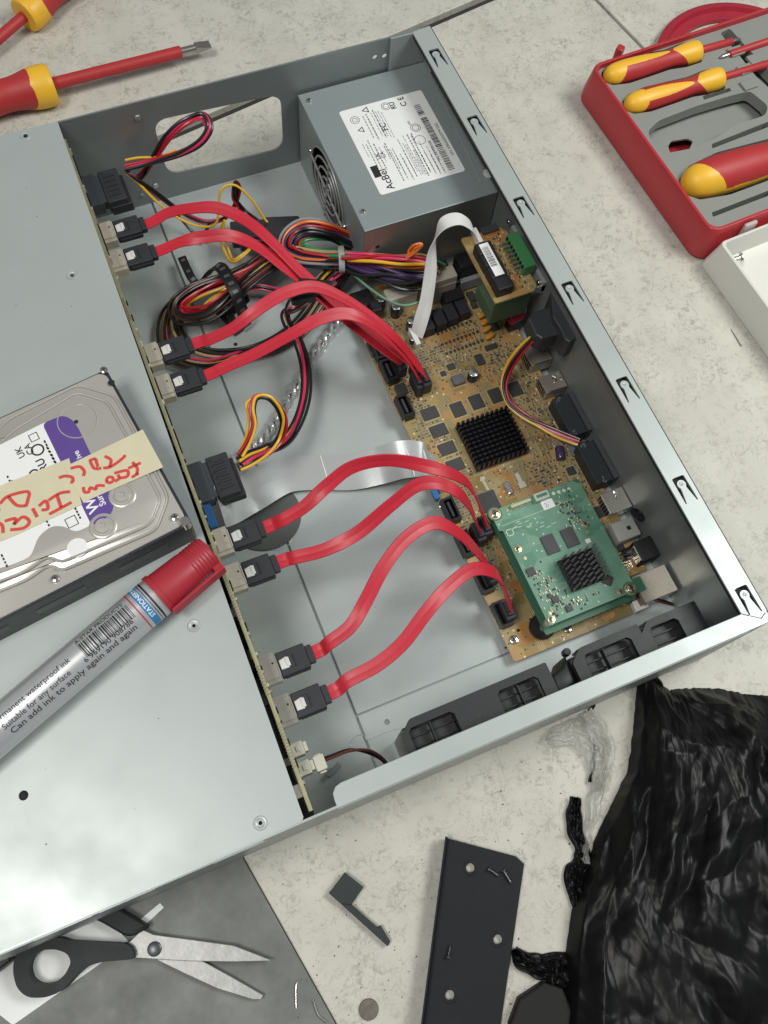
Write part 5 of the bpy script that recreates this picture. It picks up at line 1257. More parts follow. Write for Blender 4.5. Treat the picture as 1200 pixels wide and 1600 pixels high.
# ------------------------------------------------------------------ marker pen
R_ = 11.3; ZPn = ZH + R_ + .2
pa = at(328, 862, ZPn); pb = at(-60, 1190, ZPn); ax_ = (pb - pa); ax_.z = 0; ax_.normalize()
pn = thing('marker_pen', 'silver marker pen with a red cap lying on the case cover', 'marker pen', (pa + pb) / 2)
pside = Vector((-ax_.y, ax_.x, 0))
silver = mat('pen_silver', (.60, .61, .62), .30, .6, .03, 60, rvar=.03)
capL = 34.5
print('pen', pa, pb)
capr = mat('cap_red', (.36, .022, .035), .42, 0, .05, 60)
b = MB(); prof = [(.01, 0), (8.6, 0), (9.3, .7)]
for k_ in range(6): prof += [(9.6, 1.5 + k_ * 1.9), (9.9, 2.2 + k_ * 1.9), (9.5, 3.0 + k_ * 1.9)]
prof += [(9.9, 14), (10.8, capL - 3), (11.5, capL - 2.8), (11.6, capL), (.01, capL)]
b.lathe(prof, pa, ax_, 48); b.build('cap', capr, pn)
# clip on the side of the cap
cdir = (pside * (1) + Vector((0, 0, .15))).normalized()
if (pa + cdir * 10).y > pa.y: cdir = Vector((-cdir.x, -cdir.y, cdir.z))
b = MB(); R = Matrix((ax_, cdir, ax_.cross(cdir))).transposed()
b.cbox(pa + ax_ * 17 + cdir * 12.6, (33, 1.8, 6), 0, 0, .5, R); b.cbox(pa + ax_ * 3 + cdir * 11, (5, 3.4, 6), 0, 0, .3, R); b.build('clip', capr, pn, .3)
b = MB(); b.lathe([(.01, 0), (10.7, 0), (10.7, 120), (.01, 120)], pa + ax_ * capL, ax_, 64); brl = b.build('barrel', silver, pn)
def pband(a0, a1, m, r=10.76):
    b = MB(); b.lathe([(r - .05, a0), (r, a0 + .02), (r, a1 - .02), (r - .05, a1)], pa + ax_ * capL, ax_, 64, keep=lambda h, t: True); return b.build('colour_band', m, brl)
pband(2.6, 3.6, ink); pband(4.4, 4.8, ink); blu = pband(5.6, 9.4, mat('blue_print', (.03, .19, .42), .35)); pband(11.2, 11.9, mat('red_print', (.42, .03, .05), .35))
up = Vector((0, 0, 1)); sdir = -cdir.copy(); sdir.z = 0; sdir.normalize()   # towards upper left of the photograph
def ptext(mb, txt, size, s0, th0, r=10.78, mode='along', **k_):
    """s0: distance from the cap end of barrel; th0: angle round the barrel from straight up, positive towards the far side"""
    org = pa + ax_ * capL
    def tf(v):
        if mode == 'along': s_ = s0 - v.x; th = th0 + v.y / r
        else: s_ = s0 + v.y; th = th0 + v.x / r
        return org + ax_ * s_ + (up * math.cos(th) + sdir * math.sin(th)) * (r + v.z)
    textmesh(mb, txt, size, tf, 0, .02, **k_)
b = MB()
ptext(b, 'Permanent waterproof ink', 4.0, 92.5, -.05, bold=.02); ptext(b, '· Suitable for any surface', 4.0, 92.5, -.50, bold=.02); ptext(b, 'Can add ink to apply again and again', 4.3, 89, -.88, bold=.02, xs=1.15)
ptext(b, 'A-STAR PRODUCTS', 3.2, 43, .42, bold=.02); ptext(b, '6 969190 908786', 3.4, 45, -.55, bold=.03, xs=1.2)
org = pa + ax_ * capL; s_ = 14.0; qq = random.Random(4)
while s_ < 43:
    t_ = qq.choice([.3, .3, .55, .8, .95])
    pts_ = []
    for k_ in range(9):
        th = -.40 + .75 * k_ / 8; d_ = up * math.cos(th) + sdir * math.sin(th); pts_ += [org + ax_ * s_ + d_ * 10.76, org + ax_ * (s_ + t_) + d_ * 10.76]
    b.add(pts_, [(2 * k_, 2 * k_ + 1, 2 * k_ + 3, 2 * k_ + 2) for k_ in range(8)]); s_ += t_ + qq.choice([.3, .4, .7])
# small edge lettering on the far side
for s0 in range(0, 60, 2): 
    if s0 % 14 != 0: 
        q4 = [org + ax_ * (20 + s0 + e_) + (up * math.cos(th) + sdir * math.sin(th)) * 10.76 for e_, th in ((0, 1.12), (1.2, 1.12), (1.2, 1.26), (0, 1.26))]; b.add(q4, [(0, 1, 2, 3)])
b.build('printing', ink, brl)
b = MB(); ptext(b, 'STATIONERY N', 3.2, 6.3, -.95, 10.8, 'round', bold=.05); b.build('printing', paper, blu)

# ------------------------------------------------------------------ screwdrivers
def sdprof(Lh, r):
    P0 = [(0, .01), (.01, .35), (.04, .68), (.09, .88), (.16, .97), (.25, 1.0), (.38, .96), (.5, .88), (.6, .80), (.68, .76), (.75, .80), (.82, .90), (.88, .97), (.95, .98), (.985, .93), (1.0, .80), (1.0, .01)]
    cc = cr([(a, c) for a, c in P0], 14)
    return [(max(.01, c) * r, a * Lh) for a, c in cc]
def screwdriver(butt, tip_dir, Lh, r, Ls, rs, Lt, label, tipkind='flat', group=None, panel=True, pz=0, ang0=0, exposed=None):
    butt = Vector(butt); d = Vector(tip_dir); d.normalize()
    t = thing('screwdriver', label, 'screwdriver', butt - Vector((0, 0, r)), group)
    prof = sdprof(Lh, r)
    def red(h, a):
        s_ = h / Lh; a = (a - ang0) % (2 * math.pi); w_ = abs(((a + math.pi) % (2 * math.pi)) - math.pi)
        lo = .14 + .06 * math.cos(w_); hi = .78 - .08 * math.cos(w_ * 1.0 + .6)
        if s_ < lo or s_ > hi: return False
        if panel and w_ < .55 * math.sqrt(max(0, 1 - ((s_ - .28) / .40) ** 2)): return False
        return True
    n = 150
    b = MB(); b.lathe(prof, butt, d, n, keep=red); b.build('grip', tool_red, t)
    b = MB(); b.lathe(prof, butt, d, n, keep=lambda h, a: not red(h, a)); b.build('handle_core', tool_yel, t)
    e = butt + d * Lh
    b = MB(); b.lathe([(rs, -1), (rs, Ls), (rs * .9, Ls + .5), (.01, Ls + .5)], e, d, 24); b.build('sleeve', tool_red, t)
    b = MB()
    e2 = e + d * Ls
    if tipkind == 'flat':
        s_ = d.cross(Vector((0, 0, 1))).normalized(); u = s_.cross(d)
        b.lathe([(rs * .66, 0), (rs * .66, Lt * .55)], e2, d, 20)
        pr = []
        for h, w_, th in ((Lt * .5, rs * .66, rs * .62), (Lt * .72, rs * .85, rs * .34), (Lt, rs * .85, rs * .10)):
            for i, j in ((-1, -1), (1, -1), (1, 1), (-1, 1)): pr.append(e2 + d * h + s_ * i * w_ + u * j * th)
        b.add(pr, [(0, 1, 5, 4), (1, 2, 6, 5), (2, 3, 7, 6), (3, 0, 4, 7), (4, 5, 9, 8), (5, 6, 10, 9), (6, 7, 11, 10), (7, 4, 8, 11), (8, 9, 10, 11)])
    else:
        b.lathe([(rs * .62, 0), (rs * .62, Lt * .7), (rs * .15, Lt), (.01, Lt)], e2, d, 20)
    b.build('blade', mat('tool_steel', (.42, .40, .38), .28, .95), t)
    return t
# big flat one on the tile, left
r = 15.5; e = at(83, 131, r * .9); tip = at(330, 80, 5); d = (tip - e); d.z = -.02 * d.length; dn = d.normalized(); Lh = 108
Ls = (at(284, 90, 8) - e).length; Lt = (at(330, 79, 6) - at(284, 90, 7)).length
screwdriver(e - dn * Lh, dn, Lh, r, Ls, 4.5, Lt, 'large red and yellow screwdriver with flat blade, lying on the tile at upper left', 'flat', panel=False, ang0=2.2)
# second one, cut by the frame's corner
e = at(37, 26, 13); q_ = at(0, 72, 6); dn = (q_ - e); dn.z = -.03 * dn.length; dn.normalize()
screwdriver(e - dn * 104, dn, 104, 14, 90, 4.2, 12, 'red and yellow screwdriver in the top left corner, pointing down and left', 'cross', panel=False, ang0=1.0)

# ------------------------------------------------------------------ tool case
TZ = 31
a0 = at(925, 103, TZ); a1 = at(1113, 362, TZ); a2 = at(1200, 24, TZ)
print('case', a0, a1, a2, math.degrees(math.atan2(a2.y - a0.y, a2.x - a0.x)))
vdir = (a0 - a1); vdir.z = 0; Lc = vdir.length; vdir.normalize(); udir = Vector((vdir.y, -vdir.x, 0))
def CU(u, v): p = a1 + udir * u + vdir * v; return (p.x, p.y)
tc = thing('tool_case', 'open red tool case with grey moulded insert beside the recorder', 'tool case', (*CU(120, Lc / 2), 0))
Wc = 300
def ring_wall(mb, outer_b, outer_t, inner_t, inner_b, zs):
    n = len(outer_b); vs = []
    for lp, z in zip((outer_b, outer_t, inner_t, inner_b), zs): vs += [(p[0], p[1], z) for p in lp]
    mb.add(vs, [(k_ * n + i, k_ * n + (i + 1) % n, (k_ + 1) * n + (i + 1) % n, (k_ + 1) * n + i) for k_ in range(3) for i in range(n)], 0, False)
def CR(u0, u1, v0, v1, r): return [CU(*p) for p in rrect(u0, u1, v0, v1, r, 7)]
b = MB(); n = len(CR(0, 1, 0, 1, .1)); vs = []
prof = [(-1, 1.0, 0), (-3.2, 2, 8), (-2.6, 8, 9), (-2.0, TZ - 5, 10), (-.9, TZ - .6, 10), (-.2, TZ + .3, 9.5), (1.2, TZ + .3, 9), (1.8, TZ - .5, 8.5), (2.0, TZ - 4, 8.5)]
prof = [(-1.5, .3, 9), (-4.2, 3, 12), (-4.0, 12, 12), (-1.6, TZ - 1.5, 10), (-.8, TZ + .1, 10), (.3, TZ + .4, 9), (1.4, TZ, 8.5), (1.8, TZ - 6, 8.5)]
for off, z, rr_ in prof: vs += [(p[0], p[1], z) for p in CR(off, Wc - off, off, Lc - off, rr_)]
n = len(vs) // len(prof)
b.add(vs, [(k_ * n + i, k_ * n + (i + 1) % n, (k_ + 1) * n + (i + 1) % n, (k_ + 1) * n + i) for k_ in range(len(prof) - 1) for i in range(n)], 0, True)
b.box(*sorted((CU(5, 5)[0], CU(Wc - 5, 5)[0])), *sorted((CU(5, 5)[1], CU(5, Lc - 5)[1])), .3, 1.4)
b.build('shell', red_case, tc)
# insert with moulded hollows
IZ = TZ - 4.0
def ip(pts, z=IZ): return [(at(a, c, z).x, at(a, c, z).y) for a, c in pts]
h1 = rpoly(ip([(1012, 205), (1030, 188), (1090, 165), (1140, 150), (1172, 142), (1200, 165), (1196, 180), (1150, 195), (1120, 215), (1080, 232), (1040, 240), (1018, 222)]), 4)
h2 = rpoly(ip([(1098, 150), (1140, 137), (1143, 142), (1100, 156)]), .5)
h3 = rpoly(ip([(1112, 225), (1200, 190), (1204, 197), (1113, 232)]), .8)
h4 = rpoly(ip([(1112, 332), (1205, 296), (1208, 303), (1114, 339)]), .8)
h6 = rpoly(ip([(1125, 52), (1140, 44), (1165, 72), (1210, 118), (1235, 150), (1215, 150), (1180, 118), (1150, 80)]), 3)
fin = [(at(945, 120, IZ)), at(1090, 80, IZ)]
def hollow(butt_px, coll_px, wpx):
    a = Vector((butt_px[0], butt_px[1])); c = Vector((coll_px[0], coll_px[1])); d = (c - a).normalized(); n_ = Vector((-d.y, d.x)); L2 = (c - a).length; out = []
    for s_, w_ in [(0, .35), (.08, .85), (.25, 1.05), (.5, .95), (.68, .85), (.85, 1.02), (1.02, .95)]: out.append(a + d * L2 * s_ + n_ * wpx * w_)
    for s_, w_ in [(1.02, .95), (.85, 1.02), (.68, .85), (.5, .95), (.25, 1.05), (.08, .85), (0, .35)]: out.append(a + d * L2 * s_ - n_ * wpx * w_)
    return rpoly(ip([tuple(p) for p in out]), 2)
hA = hollow((941, 121), (1090, 80), 19); hB = hollow((974, 166), (1126, 122), 19)
hF = hollow((1064, 292), (1330, 208), 33)
b = MB(); b.plate(CR(1.9, Wc - 1.9, 1.9, Lc - 1.9, 8), [h1, h3, h4, hA, hB, hF, h2, h6], IZ - 9, IZ)
b.build('insert', tray_gr, tc, .4)
b = MB(); b.plate(CR(2.2, Wc - 2.2, 2.2, Lc - 2.2, 8), [rpoly(ip([(1045, 226), (1050, 218), (1075, 214), (1084, 218), (1078, 232), (1048, 237)], IZ - 12), 1.5)], IZ - 15, IZ - 13.5); b.build('insert_floor', tray_gr, tc)
b = MB(); 
for (px, py) in [(1170, 132), (1165, 108), (1150, 80), (1180, 92)]:
    p = at(px, py, IZ + 1); b.cbox((p.x, p.y, IZ + .9), (13, 9, 2.2), math.atan2(udir.y, udir.x), 0, .6)
b.build('holding_clip', tray_gr, tc, .3)
p = CU(2, 1.0); q_ = at(1165, 357, 20)
b = MB(); b.cbox((at(1163, 356, 22).x, CU(0, -3)[1], 22), (11, 3, 18), math.atan2(udir.y, udir.x), 0, .9); b.build('latch', mat('clear_latch', (.62, .56, .52), .3, alpha=.75), tc)
p = at(965, 88, 12); b = MB(); b.cbox((p.x, p.y, 14), (7, 6, 14), .6, 0, 1); b.build('hinge_lug', red_case, tc, .5)
uz = math.atan2(udir.y, udir.x)
def incase(butt_px, coll_px, r, Ls, label, **k_):
    z = IZ - 9 + r * .85 + (2 if r < 12 else 0); z = IZ + 1.0
    a = at(*butt_px, z); c = at(*coll_px, z); d = (c - a); Lh = d.length
    return screwdriver(a, d, Lh, r, Ls, 3.1 if r < 15 else 4.5, 9, label, group='screwdrivers lying in the red tool case', **k_)
incase((944, 121), (1090, 80), 8.9, 32, 'screwdriver farthest back in the tool case, its handle nearest the case corner', tipkind='cross', panel=True, ang0=-2.4 + math.pi * 0 + .6)
sdB = incase((976, 166), (1125, 122), 8.9, 110, 'screwdriver second from the back of the tool case, yellow panel facing up', tipkind='flat', panel=True, ang0=-1.25)
p = at(1012, 147, IZ + 8.6); b = MB(); b.lathe([(2.9, -.6), (2.9, .25), (2.1, .1), (.01, .1)], p, (0, -.05, 1), 20); b.build('hanging_hole', mat('amber_hole', (.40, .20, .02), .6), sdB)
incase((1066, 291), (1330, 210), 14.8, 60, 'thick screwdriver at the front of the tool case', tipkind='flat', panel=True, ang0=.4)
a = at(1340, 18, IZ + 1); c = at(1140, 85, IZ + 1); d = (c - a)
screwdriver(a, d, 60, 8.5, d.length - 60, 3.0, 10, 'screwdriver pointing left in the tool case, only its sleeve and tip in view', tipkind='cross', group='screwdrivers lying in the red tool case')
# red ring behind the case
zt_ = 8; P3 = [at(*p, zt_) for p in [(1025, 70), (1072, 14), (1140, 1)]]
def circ3(a, b2, c):
    d = 2 * (a.x * (b2.y - c.y) + b2.x * (c.y - a.y) + c.x * (a.y - b2.y))
    ux = ((a.x ** 2 + a.y ** 2) * (b2.y - c.y) + (b2.x ** 2 + b2.y ** 2) * (c.y - a.y) + (c.x ** 2 + c.y ** 2) * (a.y - b2.y)) / d
    uy = ((a.x ** 2 + a.y ** 2) * (c.x - b2.x) + (b2.x ** 2 + b2.y ** 2) * (a.x - c.x) + (c.x ** 2 + c.y ** 2) * (b2.x - a.x)) / d
    return ux, uy
ccx, ccy = circ3(*P3); rad = math.hypot(P3[0].x - ccx, P3[0].y - ccy); print('ring', ccx, ccy, rad)
rad = min(rad, 75); 
b = MB(); ro = rad; ri = rad - 16
b.lathe([(ri, 1), (ro - 1, .5), (ro, 3), (ro, zt_ - 1), (ro - 1.5, zt_), (ro - 6, zt_), (ro - 8, zt_ - 3), (ri + 2, zt_ - 4), (ri, zt_ - 4), (ri, 1)], (ccx, ccy, 0), n=96, keep=lambda h, a: True)
o = b.build('plastic_ring', mat('ring_red', (.34, .018, .035), .34), None); tag(o, 'red plastic ring lying behind the tool case at the top right', 'plastic ring')
# white tray
wz = 26; t0 = at(1127, 379, wz); t1 = at(1200, 350, wz); t2_ = at(1200, 497, wz)
ud = (t1 - t0); ud.z = 0; ud.normalize(); vd = (at(1195, 500, wz) - t0); vd.z = 0; vd.normalize(); vd = Vector((ud.y, -ud.x, 0)) if Vector((ud.y, -ud.x, 0)).dot(vd) > 0 else Vector((-ud.y, ud.x, 0))
def TU(u, v): p = t0 + ud * u + vd * v; return (p.x, p.y)
b = MB(); vs = []
for off, z, rr_ in [(-4.5, .4, 5), (-4.5, 1.2, 5), (-.6, wz - .4, 4), (0, wz, 4), (1.4, wz, 3.5), (1.6, wz - 1, 3.5), (2.2, 3, 3), (8, 2.0, 2)]: vs += [(*TU(*p), z) for p in rrect(off, 180 - off, off, 160 - off, rr_, 6)]
n = len(vs) // 8
b.add(vs, [(k_ * n + i, k_ * n + (i + 1) % n, (k_ + 1) * n + (i + 1) % n, (k_ + 1) * n + i) for k_ in range(7) for i in range(n)] + [tuple(7 * n + i for i in range(n))], 0, True)
wt = thing('white_tray', 'shallow white plastic tray at the right edge, in front of the tool case', 'plastic tray', (*TU(40, 40), 0)); b.build('tray', mat('tray_white', (.68, .67, .62), .42, 0, .03, 20), wt)
p = at(1150, 398, 16); b = MB(); b.lathe([(2, 0), (2, 5), (4, 5), (4, 6.5), (3.2, 7.6), (.01, 7.6)], (p.x, p.y, 10), (.7, -.3, .45), 20); b.build('screw', shiny, wt)
p = at(1110, 482 + 35, 0); p1_ = at(1141, 514, 0); p2_ = at(1157, 541, 0)
b = MB(); a = at(1142, 514, .4); c = at(1158, 541, .4); b.tube([a, (a + c) / 2, c], [.25, .5, .7], 6, flat=.5); o = b.build('sliver', mat('grey_sliver', (.22, .21, .17), .7)); tag(o, 'thin grey sliver on the tile beside the white tray', 'sliver')

# ------------------------------------------------------------------ black bracket
bk = thing('steel_bracket', 'black metal bracket with three round holes lying on the cream tile', 'bracket', at(735, 1460, 0))
bz = 3.2
cor = [at(*p, bz) for p in [(700, 1310), (818, 1343), (779, 1625), (660, 1620)]]
hol = [circ(at(px, py, bz).x, at(px, py, bz).y, 2.5, 24) for px, py in [(735, 1356), (778, 1468), (703, 1555)]]
pl_ = [(cor[0].x, cor[0].y), (at(806, 1338, bz).x, at(806, 1338, bz).y), (at(819, 1350, bz).x, at(819, 1350, bz).y), (cor[2].x, cor[2].y), (cor[3].x, cor[3].y)]
brm = mat('black_powder_coat', (.012, .013, .016), .6, 0, .1, 50, .25, 2500, spec=.22)
b = MB(); b.plate(pl_, hol, bz - 1.5, bz)
for h_ in hol:
    cxx = sum(p[0] for p in h_) / 24; cyy = sum(p[1] for p in h_) / 24; b.lathe([(4.4, .0), (3.6, .35), (2.9, .3), (2.5, 0)], (cxx, cyy, bz), n=30, keep=lambda h, a: True)
b.build('plate', brm, bk, .2)
d = Vector((cor[3].x - cor[0].x, cor[3].y - cor[0].y, 0)).normalized(); nn_ = Vector((d.y, -d.x, 0))
if nn_.x > 0: nn_ = -nn_
L2 = (cor[3] - cor[0]).length
b = MB(); b.add([Vector((cor[0].x, cor[0].y, z)) + nn_ * o_ + d * s_ for s_ in (-.5, L2) for o_, z in ((0, bz), (0.2, bz - 1.2), (1.4, bz + .4), (2.6, bz + 7.5), (1.6, bz + 7.6), (.4, bz + .8))], [(0, 1, 7, 6), (1, 2, 8, 7), (2, 3, 9, 8), (3, 4, 10, 9), (4, 5, 11, 10), (5, 0, 6, 11), (0, 5, 4, 3, 2, 1), (6, 7, 8, 9, 10, 11)])
b.build('bent_edge', brm, bk, .2)
def loose_screw(a, c, label, z=bz):
    a = at(*a, z + 1.3); c = at(*c, z + 1.0); d = c - a; L_ = d.length; d.normalize()
    t = thing('loose_screw', label, 'screw', a - Vector((0, 0, 1)), 'small screws lying on the black bracket'); b = MB(); b.lathe([(.01, -.2), (1.5, 0), (1.7, .5), (1.2, 1.1), (.01, 1.1)], a, d, 16); b.build('head', mat('dark_screw', (.30, .30, .31), .22, .9), t)
    prof = []; s_ = 1.1
    while s_ < L_: prof += [(.95, s_), (.65, s_ + .3)]; s_ += .6
    b = MB(); b.lathe(prof + [(.01, L_ + .3)], a, d, 12); b.build('thread', mat('dark_screw', (.1, .1, .1)), t)
loose_screw((763, 1357), (779, 1368), 'dark screw nearest the upper hole of the bracket'); loose_screw((786, 1359), (799, 1380), 'dark screw at the upper right of the bracket, crossing another')
loose_screw((700, 1497), (704, 1477), 'dark screw alone in the lower middle of the bracket'); 
# little grey plastic part
b = MB(); zz_ = 5
b.prism([HP(*p, zz_) for p in [(539, 1363), (568, 1386), (549, 1414), (532, 1412), (514, 1396)]], .2, zz_, 0, .4); b.prism([HP(*p, zz_ - 1) for p in [(549, 1413), (590, 1449), (595, 1446), (610, 1471), (606, 1479), (530, 1410)]], .2, zz_ - 1, 0, .4)
o = b.build('plastic_spacer', mat('slate_spacer', (.028, .035, .035), .6, spec=.3), None, .2); tag(o, 'small dark grey L-shaped plastic part on the tile left of the bracket', 'plastic part')

# ------------------------------------------------------------------ scissors, paper
pz = .4
b = MB(); pp = [at(*p, pz) for p in [(-70, 1530), (20, 1602), (203, 1473), (120, 1385)]]; b.prism([(p.x, p.y) for p in pp], .15, .45); o = b.build('paper_sheet', mat('sheet_white', (.82, .83, .82), .6, 0, .01), None); tag(o, 'white sheet of paper under the scissors', 'paper')
b = MB(); pp = [at(*p, pz) for p in [(215, 1440), (250, 1411), (256, 1418), (228, 1444)]]; b.prism([(p.x, p.y) for p in pp], .15, .45); o = b.build('paper_strip', mat('sheet_white', (.82,) * 3), None); tag(o, 'narrow strip of white paper above the scissors pivot', 'paper')
sc = thing('scissors', 'black-handled scissors lying open on the slate tile', 'scissors', at(241, 1481, 0))
def SP(pts, z): return [(at(*p, z).x, at(*p, z).y) for p in pts]
bm_ = mat('blade_steel', (.27, .27, .265), .42, .5, .2, 70, .2, 400)
bA = [(200, 1474), (222, 1452), (240, 1460), (300, 1468), (365, 1477), (426, 1501), (365, 1503), (300, 1502), (262, 1500), (212, 1497)]
bB = [(206, 1470), (212, 1462), (258, 1480), (318, 1502), (360, 1525), (412, 1555), (408, 1562), (395, 1562), (340, 1545), (290, 1522), (245, 1500), (225, 1490)]
b = MB(); b.prism(SP(bB, 3), 1.6, 3.4, 0, .35); b.build('blade', bm_, sc); b = MB(); b.prism(SP(bA, 5), 3.6, 5.3, 0, .35); b.build('blade', bm_, sc)
p = at(241, 1483, 6); b = MB(); b.lathe([(3.8, 0), (3.7, .7), (3, 1.1), (.01, 1.1)], (p.x, p.y, 5.3), n=28); b.build('pivot_screw', mat('dark_pivot', (.09, .10, .10), .35, .6), sc)
hm = mat('scissor_handle', (.016, .018, .020), .55, 0, .1, 60, .2, 1500, spec=.3)
outer = rpoly(SP([(22, 1516), (25, 1494), (40, 1478), (66, 1466), (98, 1464), (110, 1469), (205, 1474), (214, 1498), (160, 1502), (136, 1510), (120, 1524), (100, 1547), (74, 1558), (45, 1558), (28, 1543)], 7), 6)
inner = rpoly(SP([(45, 1512), (52, 1492), (70, 1483), (92, 1483), (108, 1490), (113, 1503), (104, 1522), (88, 1535), (66, 1539), (50, 1530)], 7), 5)
def ringhandle(outer, inner, z0, z1, name):
    def off(pts, k_): 
        cx_ = sum(p[0] for p in pts) / len(pts); cy_ = sum(p[1] for p in pts) / len(pts); return pts
    b = MB(); b.plate(outer, [inner], z0, z1)
    o = b.build(name, hm, sc, 1.6); o.modifiers['b'].segments = 4; return o
ringhandle(outer, inner, 1.0, 9.5, 'handle')
o2 = rpoly(SP([(155, 1437), (175, 1424), (212, 1431), (232, 1447), (228, 1452), (206, 1464), (196, 1461)], 6), 3)
o2 = rpoly(SP([(60, 1400), (100, 1380), (180, 1415), (212, 1433), (232, 1446), (228, 1452), (208, 1463), (196, 1462), (155, 1438), (110, 1425), (60, 1415)], 6), 4)
b = MB(); b.prism(o2, 1.0, 8.5, 0, 1.2); b.build('handle', hm, sc)
# small things on the floor
for pts_, lab_ in [([(470, 1530), (463, 1540), (463, 1575)], 'curved bit of silver wire on the slate tile right of the scissors'), ([(489, 1561), (497, 1585), (512, 1598)], 'bent bit of silver wire at the edge between the slate and cream tiles')]:
    b = MB(); b.tube(path([(*p, .8) for p in pts_], 6), .4, 6); o = b.build('wire_scrap', shiny); tag(o, lab_, 'wire')
p = at(576, 1577, 0); b = MB(); b.lathe([(5.2, 0), (5.3, .6), (5.0, 1.1), (.01, 1.1)], (p.x, p.y, .05), n=32); o = b.build('coin', mat('brown_coin', (.13, .11, .09), .5, .3, .4, 300, .6, 300)); tag(o, 'small dull brown coin on the tile at the bottom edge', 'coin')
p = at(8, 1510, 1); b = MB(); b.cbox((p.x - 2, p.y + 4, 5), (14, 10, 9), .3, 0, 1); o = b.build('rubber_block', black_p); tag(o, 'black rubber block half under the case at the left edge', 'rubber block')

# ------------------------------------------------------------------ black plastic bag
LB = [(1008, 1041), (1000, 1062), (996, 1100), (992, 1150), (984, 1205), (962, 1250), (940, 1295), (920, 1345), (908, 1380), (896, 1425), (888, 1480), (884, 1540), (880, 1610), (878, 1700)]
TR_ = [(1008, 1041), (1020, 1052), (1034, 1066), (1050, 1076), (1066, 1074), (1095, 1073), (1130, 1074), (1165, 1082), (1200, 1085), (1250, 1080), (1330, 1090)]
bag_m = mat('bag_film', (.005, .005, .0055), .38, 0, .3, 22, .4, 110, spec=.18, rvar=.12)
def fold(u, v, seed=0):
    p = Vector((u, v, seed))
    return noise.noise(p)
nu, nv = 230, 280; vs = []; fs = []
tipw = at(1010, 1035, 6); rf = random.Random(12); FOLDS = []
for k_ in range(12):
    pe = rf.choice([58, 44, 34, 26, 20, 15, 11]); an = rf.gauss(math.radians(-20), .34); FOLDS.append((math.cos(an), math.sin(an), pe, pe * .075, 20 + k_ * 3.3))
def trw(x):
    f = x - math.floor(x); f = 1 - abs(2 * f - 1)
    return f if f < .86 else .86 + (f - .86) * .4
def lerp_poly(P_, t):
    t = max(0, min(.99999, t)) * (len(P_) - 1); i = int(t); f = t - i; return Vector(P_[i]) * (1 - f) + Vector(P_[i + 1]) * f
RB = [(1330, 1090), (1335, 1300), (1330, 1500), (1330, 1700)]
for j in range(nv):
    t = j / (nv - 1)
    for i in range(nu):
        s_ = i / (nu - 1)
        Lp = lerp_poly(LB, t); Rp = lerp_poly(RB, t); Tp = lerp_poly(TR_, s_)
        B0 = Vector(LB[-1]) * (1 - s_) + Vector(RB[-1]) * s_
        # coons-like patch between the four outlines
        px_ = Lp * (1 - s_) + Rp * s_ + Tp * (1 - t) + B0 * t - (Vector(LB[0]) * (1 - s_) * (1 - t) + Vector(RB[0]) * s_ * (1 - t) + Vector(LB[-1]) * (1 - s_) * t + Vector(RB[-1]) * s_ * t)
        # long folds running down from the tip + finer crumple
        e_ = min(1, s_ * 9) * min(1, (1 - s_) * 6 + .3) * min(1, t * 5 + .03)
        q3 = at(px_.x, px_.y, 6); ax_x = q3.x - tipw.x; ax_y = q3.y - tipw.y
        rd = math.hypot(ax_x, ax_y); th = math.atan2(ax_y, ax_x); wn = noise.noise(Vector((q3.x * .012, q3.y * .012, 3)))
        ef_ = min(1, s_ * 30) * min(1, t * 14)
        z = 1.2 + e_ * (7 + 10 * min(1, s_ * 2.2) + 9 * noise.noise(Vector((q3.x * .011, q3.y * .011, 2))) + 3.2 * min(1, rd / 40) * trw(th * 4.2 + wn * 1.3) + .9 * min(1, rd / 60) * trw(th * 10 + wn * 3 + .3)
            ) + ef_ * (0 + sum(am * max(0, min(1, .5 + 2.2 * noise.noise(Vector((q3.x * .016, q3.y * .016, sd_))))) * trw((q3.x * nx_ + q3.y * ny_) / pe + wn * 1.1 + .5 * noise.noise(Vector((q3.x * .03, q3.y * .03, sd_ + 5)))) for nx_, ny_, pe, am, sd_ in FOLDS))
        z = max(.6, z)
        g_ = at(px_.x + 2.2 * noise.noise(Vector((s_ * 20, t * 40, 3))) * min(1, t * 6), px_.y + 2.5 * noise.noise(Vector((s_ * 45, t * 12, 5))) * min(1, s_ * 9), 6)
        vs.append((g_.x, g_.y, z))
for j in range(nv - 1):
    for i in range(nu - 1): a = j * nu + i; fs.append((a, a + nu, a + nu + 1, a + 1))
bg = thing('plastic_bag', 'large crumpled black plastic bag filling the lower right corner', 'plastic bag', at(1050, 1350, 0))
b = MB(); b.add(vs, fs, 0, True); b.build('bag_film', bag_m, bg)
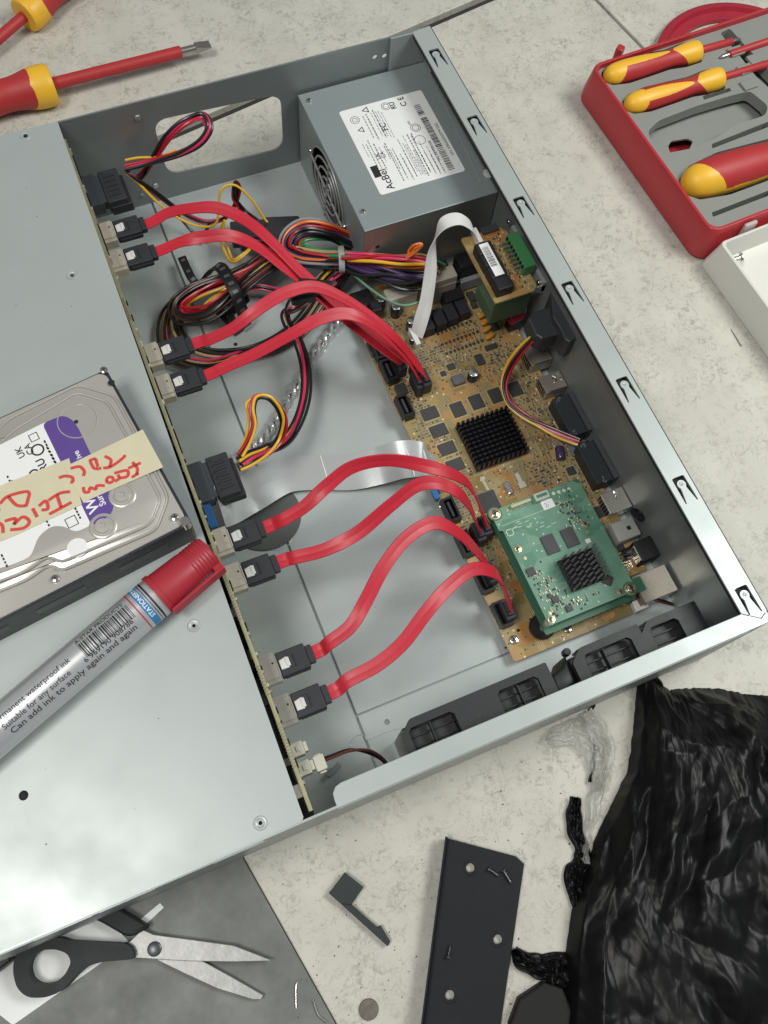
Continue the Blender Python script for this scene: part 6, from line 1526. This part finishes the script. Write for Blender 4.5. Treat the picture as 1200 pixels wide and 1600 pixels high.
def crumple(name, pts, w_, seed, parent, m, zh=9, n=14, lift=1.5, wob=2.0):
    pp = path([(a, c, 3) for a, c, _ in pts], n); ws = cr([(k_[2],) for k_ in pts], n); m_ = len(pp); K = 22; vs = []
    for i in range(m_):
        T = (pp[min(i + 1, m_ - 1)] - pp[max(i - 1, 0)]).normalized(); s_ = T.cross(Vector((0, 0, 1))).normalized()
        for k_ in range(K):
            q_ = k_ / (K - 1) - .5; e_ = 1 - (2 * q_) ** 4
            z = lift + e_ * (zh * (.35 + .6 * max(0, 1 - abs(noise.noise(Vector((q_ * 7, i * .09, seed))) * 2)) ** 1.5) + 1.0 * noise.noise(Vector((q_ * 7, i * .12, seed + 3))))
            off = wob * noise.noise(Vector((i * .09, q_ * 1.2, seed + 8)))
            p = pp[i] + s_ * (q_ * ws[i][0] + off); vs.append((p.x, p.y, max(.5, z)))
    b = MB(); b.add(vs, [(i * K + k_, (i + 1) * K + k_, (i + 1) * K + k_ + 1, i * K + k_ + 1) for i in range(m_ - 1) for k_ in range(K - 1)], 0, True)
    return b.build(name, m, parent)
crumple('torn_strip', [(900, 1246, 5), (898, 1268, 8), (902, 1300, 9), (910, 1330, 9), (908, 1352, 11), (898, 1378, 13), (905, 1400, 11), (918, 1425, 8)], 0, 3, bg, bag_m, 4)
crumple('torn_strip', [(802, 1483, 4), (815, 1500, 10), (840, 1510, 13), (865, 1512, 17), (890, 1525, 20), (925, 1550, 20), (960, 1580, 16)], 0, 13, bg, bag_m, 5)
crumple('torn_strip', [(872, 1500, 10), (868, 1530, 12), (880, 1565, 13), (900, 1600, 14), (925, 1640, 14)], 0, 23, bg, bag_m, 6)
crumple('torn_strip', [(1004, 1038, 1), (1010, 1054, 5), (1024, 1075, 12), (1030, 1110, 14), (1022, 1160, 15), (1010, 1220, 16), (985, 1280, 14), (965, 1340, 13)], 0, 31, bg, bag_m, 6)
film = mat('clear_film', (.62, .62, .58), .22, 0, .1, 60, .6, 60, alpha=.42)
fl_ = thing('clear_film_strip', 'torn wisp of clear stretched plastic film beside the black bag', 'plastic film', at(920, 1200, 0))
crumple('film', [(852, 1158, 4), (875, 1150, 13), (905, 1148, 20), (928, 1165, 20), (936, 1195, 13), (934, 1230, 9), (926, 1270, 7), (920, 1310, 5), (917, 1350, 3)], 0, 41, fl_, film, 6, wob=3)
crumple('film', [(900, 1120, 5), (925, 1132, 12), (945, 1160, 10), (944, 1200, 8), (935, 1240, 5)], 0, 47, fl_, film, 8, wob=3)
crumple('dark_shred', [(926, 1150, 1), (929, 1170, 2), (927, 1195, 2.2), (921, 1222, 1)], 0, 53, fl_, bag_m, 3)
crumple('dark_shred', [(918, 1110, .8), (924, 1104, 2), (929, 1106, 1.2)], 0, 55, fl_, bag_m, 2)
# dark tool under the bag
b = MB(); b.prism(SP([(812, 1560), (850, 1535), (880, 1545), (905, 1600), (870, 1660), (800, 1640), (797, 1600)], 8), .5, 8, 0, 1.5); o = b.build('plastic_case', mat('charcoal_plastic', (.014, .013, .013), .6, spec=.25)); tag(o, 'dark flat plastic piece partly under the bag at the bottom edge', 'plastic piece')

for o in SCR + protos:
    bpy.data.objects.remove(o)
scene.render.engine = 'CYCLES'
